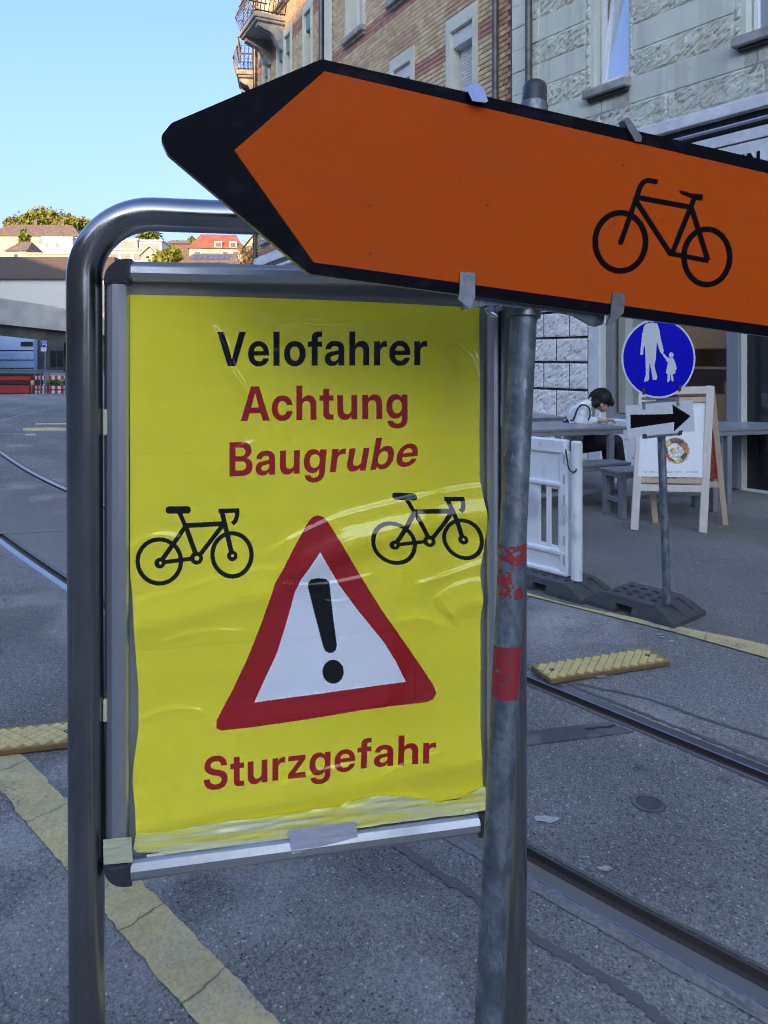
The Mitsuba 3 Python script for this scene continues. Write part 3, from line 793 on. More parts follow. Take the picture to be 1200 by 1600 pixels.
# cornice, awning box and shop sign over the shop
add('cornice', F1.put(bx([U0, 4.25, -0.05], [U1, 4.385, 0.13], 0.006)), 'm_cornice', SB)
add('awning_recess', F1.put(bx([U0 + 0.6, 4.06, -0.02], [U1, 4.246, 0.03])), 'm_dark', SB)
add('awning_bar', tube([F1.pts([[U0 + 0.62, 4.135, 0.09]])[0], F1.pts([[U1, 4.135, 0.09]])[0]], 0.022, 12), 'm_aluminium', SB, 40)
add('sign_panel', F1.put(tm([bx([-3.0, 3.93, -0.02], [6, 4.055, 0.085], 0.004), bx([-3.0, 3.58, -0.02], [6, 3.915, 0.07], 0.004)])), 'm_cornice', SB)
add('panel_line', F1.put(bx([-3.0, 3.916, 0.0], [6, 3.929, 0.06])), 'm_joint', SB)
GLYPH = {"V":[706,[[[5,727],[168,727],[287,371],[357,143],[426,376],[539,727],[701,727],[451,0],[259,1]]]],"e":[561,[[[28,238],[29,290],[39,345],[52,381],[77,425],[109,462],[150,493],[195,514],[243,525],[299,527],[344,521],[390,506],[440,476],[473,444],[500,405],[522,354],[533,302],[535,221],[168,220],[176,174],[197,135],[230,109],[269,97],[319,98],[356,111],[382,131],[399,162],[529,162],[521,128],[507,99],[484,68],[462,47],[439,30],[399,9],[327,-10],[267,-12],[213,-4],[162,15],[117,45],[79,86],[52,133],[35,185]],[[170,315],[397,313],[399,320],[384,364],[356,396],[319,414],[274,418],[237,410],[208,393],[192,375],[178,350]]]],"l":[273,[[[51,727],[195,727],[195,145],[200,126],[211,115],[230,110],[259,110],[259,0],[173,2],[119,15],[95,28],[77,45],[58,82],[51,124]]]],"o":[580,[[[28,237],[29,290],[38,342],[54,386],[83,433],[113,465],[154,494],[200,514],[252,525],[318,526],[370,517],[413,501],[460,471],[493,438],[522,394],[540,349],[550,300],[552,237],[544,180],[529,135],[503,89],[469,51],[429,22],[375,-1],[331,-10],[271,-12],[216,-4],[155,20],[118,45],[83,81],[56,124],[36,180]],[[173,243],[178,205],[188,174],[201,151],[222,128],[246,113],[277,105],[303,105],[336,114],[359,128],[376,147],[391,172],[400,197],[406,231],[407,271],[403,305],[393,338],[369,377],[333,402],[299,410],[272,409],[247,402],[217,383],[191,347],[177,305]]]],"f":[371,[[[9,403],[9,516],[102,517],[102,598],[107,631],[121,665],[146,694],[178,713],[222,725],[351,728],[351,615],[293,615],[273,611],[254,596],[247,576],[247,516],[351,516],[351,403],[246,402],[246,0],[102,0],[102,401]]]],"a":[553,[[[31,131],[32,170],[41,206],[61,239],[91,265],[127,283],[177,297],[326,317],[350,328],[359,342],[359,367],[348,391],[318,412],[286,419],[245,416],[214,403],[192,380],[183,352],[48,352],[54,393],[67,426],[91,460],[120,485],[157,505],[198,518],[259,526],[315,525],[365,517],[408,502],[444,480],[472,451],[491,416],[502,363],[502,0],[361,0],[359,69],[341,44],[317,21],[269,-2],[225,-9],[179,-8],[145,-2],[98,17],[66,43],[40,86]],[[169,143],[182,113],[211,96],[259,91],[303,101],[332,119],[354,151],[361,180],[361,237],[243,214],[211,204],[189,191],[177,178],[170,162]]]],"h":[586,[[[51,727],[195,727],[196,443],[234,485],[257,502],[293,518],[339,526],[388,524],[434,511],[469,490],[501,455],[525,403],[534,355],[535,0],[391,0],[391,308],[388,331],[376,362],[360,382],[335,396],[306,402],[267,399],[240,388],[214,363],[200,332],[195,299],[195,0],[51,0]]]],"r":[373,[[[51,515],[190,515],[192,435],[217,479],[231,493],[254,507],[292,517],[360,517],[360,395],[284,397],[259,391],[237,379],[222,366],[202,330],[195,291],[195,0],[51,0]]]],"A":[713,[[[4,1],[258,726],[452,728],[707,0],[542,0],[488,159],[220,159],[166,0]],[[260,281],[450,280],[357,587],[353,583]]]],"c":[555,[[[28,238],[29,290],[36,334],[49,375],[71,417],[93,446],[132,481],[176,506],[207,517],[256,526],[304,527],[355,520],[400,505],[438,484],[473,454],[500,418],[521,370],[529,322],[390,322],[377,362],[352,391],[323,406],[276,410],[247,403],[222,388],[203,368],[187,339],[178,310],[173,271],[174,230],[180,196],[189,171],[203,146],[222,127],[247,112],[276,105],[302,105],[343,118],[363,134],[374,150],[389,194],[529,194],[524,155],[515,126],[482,71],[432,27],[400,10],[363,-3],[304,-12],[239,-9],[178,8],[130,35],[90,72],[58,120],[39,169]]]],"t":[369,[[[9,402],[9,515],[98,516],[98,656],[242,656],[242,516],[348,515],[348,402],[242,400],[244,139],[252,123],[269,115],[348,113],[348,0],[243,0],[207,4],[168,15],[144,28],[128,42],[107,77],[98,122],[98,401]]]],"u":[586,[[[51,515],[195,515],[195,207],[199,180],[209,155],[231,130],[261,116],[299,113],[326,118],[354,132],[377,161],[388,192],[391,216],[391,515],[535,515],[535,0],[393,0],[391,75],[371,49],[331,14],[305,1],[259,-10],[206,-10],[160,1],[127,18],[96,46],[67,95],[52,160]]]],"n":[586,[[[51,515],[193,515],[195,440],[217,468],[257,502],[293,518],[327,525],[369,526],[412,519],[455,500],[487,473],[506,447],[520,418],[534,355],[535,0],[391,0],[391,308],[388,331],[376,362],[360,382],[335,396],[306,402],[267,399],[240,388],[214,363],[200,332],[195,299],[195,0],[51,0]]]],"g":[597,[[[28,241],[33,327],[55,398],[93,457],[118,481],[149,502],[209,523],[235,526],[290,523],[329,511],[354,497],[384,470],[402,446],[404,515],[546,515],[546,0],[536,-64],[525,-94],[506,-126],[472,-161],[428,-187],[382,-202],[331,-210],[272,-211],[209,-203],[163,-188],[120,-163],[93,-137],[75,-111],[60,-76],[54,-44],[192,-44],[205,-71],[219,-84],[243,-97],[282,-105],[315,-104],[341,-98],[370,-82],[384,-66],[396,-44],[404,-4],[404,79],[401,80],[384,55],[363,34],[335,16],[308,6],[277,0],[235,-1],[195,5],[165,15],[138,29],[110,50],[71,96],[42,159],[33,196]],[[173,249],[178,211],[187,183],[201,158],[223,135],[250,120],[279,114],[306,115],[333,122],[357,136],[378,156],[402,205],[409,245],[409,282],[398,333],[372,377],[353,393],[333,404],[298,412],[250,406],[217,387],[190,350],[176,305]]]],"B":[644,[[[54,727],[367,727],[416,722],[469,708],[505,691],[532,672],[559,643],[579,606],[589,565],[589,516],[580,478],[564,447],[539,419],[510,399],[467,380],[517,366],[561,339],[596,296],[613,250],[617,190],[606,134],[578,83],[540,47],[481,17],[411,2],[54,0]],[[201,120],[355,118],[393,124],[420,135],[449,161],[462,191],[463,230],[451,264],[422,293],[402,303],[375,310],[202,312]],[[201,427],[346,425],[372,429],[397,439],[423,461],[438,491],[441,526],[430,563],[399,594],[363,607],[202,609]]]],"b":[598,[[[51,727],[195,727],[196,449],[228,485],[271,512],[314,524],[374,525],[422,514],[469,489],[507,454],[535,413],[557,359],[568,303],[570,237],[562,175],[545,122],[520,77],[484,37],[453,15],[420,0],[382,-9],[331,-11],[307,-8],[275,1],[242,19],[216,43],[195,72],[193,0],[51,0]],[[188,246],[193,208],[201,182],[216,154],[236,131],[260,116],[288,107],[322,106],[349,112],[371,124],[393,144],[407,167],[419,200],[424,231],[425,272],[420,310],[411,339],[390,374],[368,393],[351,402],[322,409],[296,409],[267,402],[236,383],[209,350],[192,303]]]],"S":[652,[[[34,238],[179,238],[181,211],[188,187],[207,156],[236,133],[284,115],[316,111],[366,113],[405,123],[436,140],[460,167],[469,197],[464,231],[440,260],[417,274],[374,290],[255,316],[185,337],[136,361],[89,400],[67,432],[52,474],[48,533],[53,567],[62,596],[78,627],[97,652],[121,675],[180,711],[255,733],[346,738],[394,733],[436,723],[472,709],[511,686],[555,643],[572,617],[589,577],[598,537],[600,504],[460,504],[451,543],[438,566],[423,583],[383,606],[337,615],[283,611],[240,594],[211,567],[198,532],[199,511],[207,491],[236,465],[285,445],[430,412],[487,393],[548,360],[588,320],[605,289],[615,254],[618,229],[615,172],[604,132],[591,105],[565,70],[541,48],[509,27],[466,8],[431,-2],[381,-10],[278,-10],[232,-3],[187,10],[148,28],[118,48],[91,73],[73,96],[56,126],[43,162],[36,198]]]],"z":[523,[[[47,400],[47,515],[472,515],[471,411],[225,116],[476,114],[476,0],[47,0],[47,97],[300,398]]]],"I":[391,[[[31,122],[121,124],[121,603],[31,605],[31,727],[360,727],[360,605],[271,603],[271,124],[360,122],[360,0],[31,0]]]],"N":[725,[[[54,0],[54,727],[214,725],[450,350],[521,227],[521,727],[671,727],[671,0],[510,2],[299,337],[203,500],[204,0]]]],"P":[631,[[[54,727],[362,727],[402,723],[446,713],[507,685],[553,646],[587,593],[602,546],[607,471],[601,427],[592,397],[562,343],[516,299],[464,271],[400,254],[360,250],[204,249],[204,0],[54,0]],[[204,378],[354,377],[386,384],[417,400],[445,430],[459,470],[458,514],[442,552],[408,583],[372,597],[343,601],[205,601]]]],"1":[645,[[[94,0],[94,121],[273,123],[273,586],[266,585],[102,481],[102,613],[281,727],[418,727],[418,123],[573,121],[573,0]]]]}
GLYPH['l'] = [273, [[[62, 0], [62, 727], [211, 727], [211, 0]]]]
GLYPH['I'] = [280, [[[62, 0], [62, 727], [213, 727], [213, 0]]]]


def glyph(ch):
    adv, rings = GLYPH[ch]
    out = Polygon(rings[0])
    for r in rings[1:]:
        out = out.difference(Polygon(r)) if Polygon(rings[0]).contains(Point(r[0])) else out.union(Polygon(r))
    return out, adv


def text_polys(text, track=0):
    x, out = 0, []
    for ch in text:
        g, adv = glyph(ch)
        out.append(affinity.translate(g, x, 0))
        x += adv + track
    return out, x


s, h = F1.px(1163, 246), 0.17
tp, _ = text_polys('IN', 20)
add('sign_lettering', F1.put(tm([prism(affinity.translate(affinity.scale(g, h / 727, h / 727, origin=(0, 0)), s[0] - 0.01, s[1] - h * 0.9), 0.071, 0.078) for g in tp])), 'm_sign_black', SB)

# ground floor: blocks, shop window, room behind it
joints = [0.03, 0.30, 0.668, 1.066, 1.446, 1.79, 2.15, 2.5, 2.85, 3.2, 3.56]
mids = [-3.03 + 0.0, -2.84, -2.62, -2.36, -2.14]
ja, jb = F1.px(872, 500)[0], F1.px(872, 590)[0]
j1, j2 = F1.px(852, 545)[0], F1.px(892, 545)[0]
right_end = F1.px(921, 560)[0]
add('pier_joint', F1.put(bx([-3.48, 0.02, -0.01], [right_end - 0.01, 3.57, 0.012])), 'm_joint', SB)
for r in range(len(joints) - 1):
    z0, z1 = joints[r] + 0.016, joints[r + 1] - 0.016
    cuts = [-3.47, F1.px(845, 545)[0] - 0.0, jb, right_end] if r % 2 == 0 else [-3.47, j1, j2, right_end]
    if r % 2 == 0:
        cuts = [-3.47, ja, right_end]
    for i in range(len(cuts) - 1):
        add('wall_block', rough_block(F1, cuts[i] + 0.007, cuts[i + 1] - 0.007, z0, z1, 300 + r * 17 + i, 0.016, 0.009).apply_translation(F1.w * 0.030), 'm_stone', SB, 50)
add('pier_edge', F1.put(bx([right_end, 0.02, -0.02], [shop_l - 0.004, 3.57, 0.03], 0.006)), 'm_cornice', SB)
k = key_for('shop_window', SB)
mull = F1.px(1000, 560)[0]
fr = rect(shop_l, shop_r, 0.69, 3.55).difference(unary_union([rect(shop_l + 0.10, mull - 0.03, 0.76, 3.48), rect(mull + 0.03, shop_r - 0.04, 0.76, 3.48)]))
scene[k] = mikit.ply(F1.put(prism(fr, -0.19, -0.10)), 'm_shop_frame')
add('pane', F1.put(grid(2, 2, lambda a, b: np.stack([shop_l + 0.05 + (shop_r - shop_l - 0.1) * a, 0.72 + 2.8 * b, 0 * a - 0.145], -1))), 'm_glass', k)
add('sill', F1.put(bx([shop_l, 0.62, -0.2], [shop_r, 0.70, 0.10], 0.008)), 'm_cornice', k)
add('blind_panel', F1.put(bx([shop_l + 0.105, 0.77, -0.26], [F1.px(1002, 560)[0], 3.47, -0.23])), 'm_shop_olive', k)
add('reveal_stripe', F1.put(bx([shop_l + 0.22, 0.78, -0.229], [shop_l + 0.34, 3.46, -0.222])), 'm_trim', k)
# room
room = [bx([-3.2, 0.0, -3.2], [1.9, 0.05, -0.37]), bx([-3.2, 3.6, -3.2], [1.9, 3.65, -0.37]), bx([-3.2, 0.05, -3.25], [1.9, 3.6, -3.15]), bx([-3.25, 0.05, -3.15], [-3.2, 3.6, -0.37]), bx([1.9, 0.05, -3.15], [1.95, 3.6, -0.37])]
add('shop_room', F1.put(tm(room)), 'm_shop_brown', SB)
inner(SB, F1, 1.96, U1, 0.02, 3.98, name='lower_core')
inner(SB, F1, U0, 1.95, 0.02, 3.98, -3.3, name='lower_core')
add('counter', F1.put(tm([bx([-1.3, 0.05, -1.5], [0.2, 1.02, -0.9], 0.01), bx([-1.3, 1.35, -1.35], [0.2, 1.39, -1.0], 0.005), bx([-0.75, 1.03, -1.3], [-0.45, 1.2, -1.1], 0.01), bx([-0.35, 1.03, -1.3], [-0.1, 1.28, -1.1], 0.01)])), 'm_shop_brown', SB)
add('shelf_panel', F1.put(bx([-1.25, 1.62, -0.9], [0.25, 3.4, -0.8], 0.01)), 'm_shop_brown', SB)
add('shelf_edge', F1.put(tm([bx([-1.25, 1.36, -0.998], [0.2, 1.385, -0.99]), bx([-1.25, 2.35, -0.798], [0.25, 2.37, -0.79])])), 'm_wood_tan', SB)
add('column', F1.put(bx([shop_r + 0.004, 0.02, -0.3], [0.096, 3.57, 0.05], 0.01)), 'm_shop_frame', SB)
k = key_for('door', SB)
scene[k] = mikit.ply(F1.put(prism(rect(0.10, 1.6, 0.02, 3.55).difference(rect(0.2, 1.5, 0.15, 3.4)), -0.24, -0.12)), 'm_iron')
add('pane', F1.put(bx([0.18, 0.13, -0.19], [1.52, 3.42, -0.18])), 'm_window', k)
add('plinth', F1.put(bx([shop_l + 0.004, 0.0, -0.05], [shop_r - 0.002, 0.615, 0.05], 0.01)), 'm_stone', SB)
for i in range(5):
    k = key_for('shop_window', SB)
    a, b = 2.6 + 2.5 * i, 4.5 + 2.5 * i
    scene[k] = mikit.ply(F1.put(prism(rect(a, b, 0.7, 3.55).difference(rect(a + 0.08, b - 0.08, 0.78, 3.47)), -0.2, -0.1)), 'm_shop_frame')
    add('pane', F1.put(bx([a + 0.05, 0.75, -0.16], [b - 0.05, 3.5, -0.15])), 'm_window', k)

# ---- the yellow brick buildings
BRICK_Y = np.array([[0.55, 0.42, 0.25], [0.60, 0.47, 0.30], [0.50, 0.37, 0.22], [0.57, 0.43, 0.27], [0.64, 0.51, 0.34]])
BRICK_R = np.array([[0.40, 0.20, 0.165], [0.45, 0.24, 0.195], [0.36, 0.18, 0.15]])


def brickwork(parent, F, u0, u1, v0, v1, holes, red, course=0.085, length=0.128):
    hit = unary_union(holes)
    from shapely import contains_xy
    cs, cols = [], []
    n = int((v1 - v0) / course)
    for i in range(n):
        z = v0 + course * (i + 0.5)
        k = int((u1 - u0) / length)
        x = u0 + length * (np.arange(k) + 0.5) + (length / 2 if i % 2 else 0)
        x = x[x < u1 - length / 2]
        ok = ~(contains_xy(hit, x, np.full(len(x), z)) | contains_xy(hit, x - length * 0.3, np.full(len(x), z)) | contains_xy(hit, x + length * 0.3, np.full(len(x), z)))
        x = x[ok]
        cs.append(np.stack([x, np.full(len(x), z), rng.normal(0.0, 0.0012, len(x))], -1))
        r = red(x, np.full(len(x), z))
        y = BRICK_Y[rng.integers(0, 5, len(x))]
        q = BRICK_R[rng.integers(0, 3, len(x))]
        cols.append((y + (q - y) * r[:, None]) * rng.uniform(0.92, 1.06, (len(x), 1)))
    c, colr = np.vstack(cs), np.vstack(cols)
    h = np.tile([length / 2 - 0.0012, course / 2 - 0.0085, 0.014], (len(c), 1))
    m = F.put(many_boxes(c, h))
    add('brickwork', m, 'm_brick', parent, False, kind='stuff', color=np.repeat(colr, 8, 0))


BB = thing('brick_building', 'yellow brick building with red brick bands and grey window surrounds beside the stone building', 'building')
L2 = 6.84
holes = []
wz = [(5.05, 7.03), (8.40, 10.38), (11.55, 13.3)]
for r, (z0, z1) in enumerate(wz):
    for i, t in enumerate((1.317, 3.31, 5.30)):
        kw = dict(blind=1.2, box_h=0.27) if (r, i) == (0, 0) else dict(box_h=0.25) if r == 0 else dict()
        holes.append(window(BB, F2, -t - 0.33, -t + 0.33, z0, z1, **kw))
opens = [rect(-t - 0.33, -t + 0.33, a, b) for a, b in wz for t in (1.317, 3.31, 5.30)]
shop2 = [rect(-6.3, -4.6, 0.4, 3.5), rect(-4.2, -2.5, 0.05, 3.5), rect(-2.1, -0.5, 0.4, 3.5)]
wall(BB, F2, rect(-L2, 0, 0, ROOF), opens + shop2, 'm_mortar')
inner(BB, F2, -L2, 0, 0.02, ROOF)
for g in shop2:
    k = key_for('shop_window', BB)
    x0, y0, x1, y1 = g.bounds
    scene[k] = mikit.ply(F2.put(prism(g.difference(g.buffer(-0.08)), -0.2, -0.1)), 'm_shop_frame')
    add('pane', F2.put(prism(g.buffer(-0.03), -0.165, -0.155)), 'm_window', k)
add('ground_floor_facing', F2.put(prism(rect(-L2 + 0.01, -0.01, 0.02, 4.2).difference(unary_union(shop2)), 0.0, 0.03)), 'm_stone', BB)


def red2(u, v):
    arch = np.zeros_like(u)
    for t in (1.317, 3.31, 5.30):
        for top in (7.26, 10.61):
            arch = np.maximum(arch, 0.45 * ((np.abs(u + t) < 0.5) & (v > top) & (v < top + 0.42)))
    belt = ((v > 6.60) & (v < 6.88)) | ((v > 8.06) & (v < 8.30)) | ((v > 9.95) & (v < 10.2)) | (u > -0.20)
    return np.maximum(belt * 0.9, arch)


brickwork(BB, F2, -L2 + 0.34, 0.0, 4.5, 11.3, holes, red2)
add('cornice', F2.put(bx([-L2, 4.25, -0.05], [0.0, 4.47, 0.13], 0.006)), 'm_cornice', BB)
add('pilaster', F2.put(bx([-L2, 4.475, -0.02], [-L2 + 0.33, ROOF, 0.06], 0.01)), 'm_trim', BB)
add('awning_bar', tube([F2.pts([[-L2 + 0.1, 4.12, 0.09]])[0], F2.pts([[-0.05, 4.12, 0.09]])[0]], 0.022, 12), 'm_aluminium', BB, 40)
add('downpipe', tube([F2.pts([[F2.px(781, 60)[0], v, 0.09]])[0] for v in np.linspace(0.3, ROOF, 4)], 0.05, 16), 'm_pipe', BB, 40)
add('roof', F2.put(bx([-L2, ROOF - 0.02, -8.2], [0.0, ROOF + 0.25, 0.5], 0.03)), 'm_cornice', BB)

BC = thing('brick_building', 'yellow brick corner building with a stone balcony, farthest along the facade row', 'building')
L3 = 5.55
holes = []
spec3 = [(1.18, 0.24), (2.70, 0.24), (3.28, 0.24), (4.60, 0.24)]
opens = []
for r, (z0, z1) in enumerate(((4.85, 6.9), (7.75, 9.95), (11.0, 13.2))):
    for t, hw in spec3:
        opens.append(rect(-t - hw, -t + hw, z0, z1))
        holes.append(window(BC, F3, -t - hw, -t + hw, z0, z1, trim=0.09, top=0.2, box_h=0.42 if r else 0.0, box_m='m_shutter_green', split=False))
shop3 = [rect(-5.1, -3.2, 0.4, 3.5), rect(-2.8, -0.9, 0.4, 3.5)]
wall(BC, F3, rect(-L3, 0, 0, ROOF), opens + shop3, 'm_mortar')
inner(BC, F3, -L3, 0, 0.02, ROOF)
for g in shop3:
    k = key_for('shop_window', BC)
    scene[k] = mikit.ply(F3.put(prism(g.difference(g.buffer(-0.08)), -0.2, -0.1)), 'm_shop_frame')
    add('pane', F3.put(prism(g.buffer(-0.03), -0.165, -0.155)), 'm_window', k)
add('ground_floor_facing', F3.put(prism(rect(-L3 + 0.01, -0.01, 0.02, 4.0).difference(unary_union(shop3)), 0.0, 0.03)), 'm_stone', BC)
add('awning_recess', F3.put(bx([-L3 + 0.5, 4.02, 0.0], [-0.1, 4.14, 0.10])), 'm_dark', BC)
add('awning_bar', F3.put(bx([-L3 + 0.5, 3.92, 0.0], [-0.1, 4.0, 0.16], 0.01)), 'm_cornice', BC)


def red3(u, v):
    return (((v > 9.70) & (v < 10.05)) | ((v > 4.45) & (v < 4.62)) | ((v > 6.9) & (v < 7.2))) * 0.9


brickwork(BC, F3, -L3 + 0.10, -0.18, 4.42, 12.6, holes, red3)
add('cornice', F3.put(bx([-L3, 4.145, -0.05], [0.0, 4.40, 0.13], 0.006)), 'm_cornice', BC)
add('downpipe', tube([F3.pts([[-0.10, v, 0.09]])[0] for v in np.linspace(0.3, ROOF, 4)], 0.055, 16), 'm_pipe', BC, 40)
add('downpipe', tube([F3.pts([[-L3 + 0.05, v, 0.08]])[0] for v in np.linspace(0.3, ROOF, 4)], 0.06, 16), 'm_pipe', BC, 40)
add('roof', F3.put(bx([-L3, ROOF - 0.02, -8.2], [0.0, ROOF + 0.25, 0.5], 0.03)), 'm_cornice', BC)


def console_profile(L, H):
    a = np.linspace(0, 1, 24)
    x = L * a
    y = -H * (1 - a) ** 1.4 * (0.82 + 0.25 * np.sin(a * 8.5)) - 0.10
    return Polygon([(0, 0)] + [(L, 0)] + list(zip(x[::-1], y[::-1])))


def balcony(parent, F, u0, u1, z, depth, rail_h, bulge):
    k = key_for('balcony', parent)
    scene[k] = mikit.ply(F.put(tm([bx([u0, z, -0.02], [u1, z + 0.13, depth], 0.015), bx([u0 + 0.04, z - 0.07, -0.02], [u1 - 0.04, z + 0.002, depth - 0.05], 0.02)])), 'm_sill')
    for uc in (u0 + 0.22, u1 - 0.22):
        q = Frame(F.pts([[uc - 0.10, z - 0.072, 0.0]])[0], F.w, F.v)
        add('console', q.put(prism(console_profile(depth * 0.86, 0.62), -0.20, 0.0)), 'm_sill', k)
    bars = []
    path = [(u0 + 0.05, 0.03), (u0 + 0.05, depth - 0.05), (u1 - 0.05, depth - 0.05), (u1 - 0.05, 0.03)]
    ln = LineString(path)
    nrm = lambda d: np.array(ln.interpolate(min(d + 0.01, ln.length)).coords[0]) - np.array(ln.interpolate(max(d - 0.01, 0)).coords[0])
    n = int(ln.length / 0.11)
    hs = np.linspace(0, 1, 9)
    prof_b = bulge * np.sin(np.pi * np.clip(hs * 1.25, 0, 1)) ** 1.5
    for i in range(n + 1):
        d = ln.length * i / n
        c, tt = np.array(ln.interpolate(d).coords[0]), unit(nrm(d))
        o = np.array([-tt[1], tt[0]])
        pts = [F.pts([[c[0] + o[0] * b, z + 0.13 + rail_h * s, c[1] + o[1] * b]])[0] for s, b in zip(hs, prof_b)]
        bars.append(tube(pts, 0.011, 5))
        if i < n:
            c2 = np.array(ln.interpolate(d + ln.length / n / 2).coords[0])
            for hh, rr in ((0.35, 0.10), (0.68, 0.08)):
                b = np.interp(hh, hs, prof_b)
                ang = np.linspace(0, 4.6, 12)
                pts = [F.pts([[c2[0] + o[0] * b + tt[0] * rr * np.cos(x) * (1 - x / 9), z + 0.13 + rail_h * hh + rr * np.sin(x) * (1 - x / 9), c2[1] + o[1] * b + tt[1] * rr * np.cos(x) * (1 - x / 9)]])[0] for x in ang]
                bars.append(tube(pts, 0.010, 5))
    for s in (0.06, 1.0):
        b = np.interp(s, hs, prof_b)
        pts = [F.pts([[p[0], z + 0.13 + rail_h * s, p[1]]])[0] for p in path]
        for a, c in zip(pts[:-1], pts[1:]):
            bars.append(beam(a, c, 0.045, 0.025))
    add('railing', bars, 'm_iron', k)


balcony(BC, F3, -4.42, -2.86, 10.36, 0.86, 0.95, 0.16)
F4 = Frame([*P4, 0], [0.12, -0.993, 0])
add('side_wall', F4.put(bx([-8, 0, -7.5], [0, ROOF, 0.0])), 'm_mortar', BC)
balcony(BC, F4, -1.55, -0.25, 9.95, 0.62, 0.98, 0.16)

# ---- buildings beyond the frame: they shade the street and show in the glossy poster
FO = Frame([-25.9, -18.75, 0], [-0.586, 0.81, 0])


def plain_house(F, u0, u1, H, m, name, label, cat, col_w=2.4):
    k = thing(name, label, cat, 'street houses behind the camera')
    ops, n = [], int((u1 - u0) / col_w)
    for r in range(int(H / 3.1)):
        for i in range(n):
            c = u0 + (i + 0.5) * (u1 - u0) / n
            ops.append(rect(c - 0.55, c + 0.55, 0.9 + 3.1 * r, 2.7 + 3.1 * r))
    wall(k, F, rect(u0, u1, 0, H), ops, m, 0.3)
    add('window_panes', F.put(tm([prism(o.buffer(0.03), -0.22, -0.2) for o in ops])), 'm_window', k, kind='stuff')
    inner(k, F, u0, u1, 0, H, -0.31, -10)
    add('roof', F.put(trimesh.convex.convex_hull(np.array([[u0, H, 0.5], [u1, H, 0.5], [u0, H, -10.4], [u1, H, -10.4], [u0 + 1, H + 0.5, -4], [u1 - 1, H + 0.5, -4]]))), 'm_roof_brown', k)


rows = ((-90, -66, 25, 'm_facade_grey', 'grey rendered street house at the near end of the row across the square'), (-66, -46, 26, 'm_facade_ochre', 'ochre rendered street house second from the near end of the row across the square'),
        (-46, -30, 25.5, 'm_facade_grey', 'grey rendered street house third along the row across the square'), (-30, -14.6, 26, 'm_facade_ochre', 'ochre rendered street house fourth along the row across the square'),
        (-14.5, -2, 20, 'm_facade_grey', 'lowest grey house of the row across the square'), (-1.9, 14, 25, 'm_facade_ochre', 'ochre house just beyond the lowest house of the row across the square'),
        (14.1, 48, 26, 'm_facade_grey', 'long grey house toward the far end of the row across the square'), (48.1, 112, 37, 'm_facade_ochre', 'tall long ochre block at the far end of the row across the square'))
for (u0, u1, H, m, lb) in rows:
    plain_house(FO, u0, u1, H, m, 'street_house', lb, 'building')
plain_house(F1, 15.2, 42, 19, 'm_house_cream', 'street_house', 'cream street house next to the grey green stone building, away from the brick one', 'building')
FE = Frame([38.0, -52.5, 0], [-0.81, -0.586, 0])
plain_house(FE, -8.4, 12, 9.6, 'm_facade_ochre', 'street_house', 'ochre street house closing the street far behind the camera', 'building')
plain_house(FE, 12.1, 31.8, 8.8, 'm_facade_grey', 'street_house', 'grey street house closing the street far behind the camera', 'building')

# ================================================================ FAR VIEW: hill, houses, viaduct, road works
def hill_z(x, y):
    a = np.clip((y - 112) / 150, 0, 1)
    return -1.0 + 41 * a * (0.85 + 0.15 * np.cos(x / 60.0)) + 5 * np.clip((y - 262) / 300, 0, 1)


def hill_pts(a, b):
    x, y = -420 + 840 * a, 108 + 400 * b
    return np.stack([x, y, hill_z(x, y) + 1.2 * (meshkit.fbm(np.stack([x * 0.05, y * 0.05, 0 * x], -1), 3, 4) - 0.5)], -1)


add('hill', grid(90, 70, hill_pts), 'm_grass_hill', kind='structure', smooth=True)


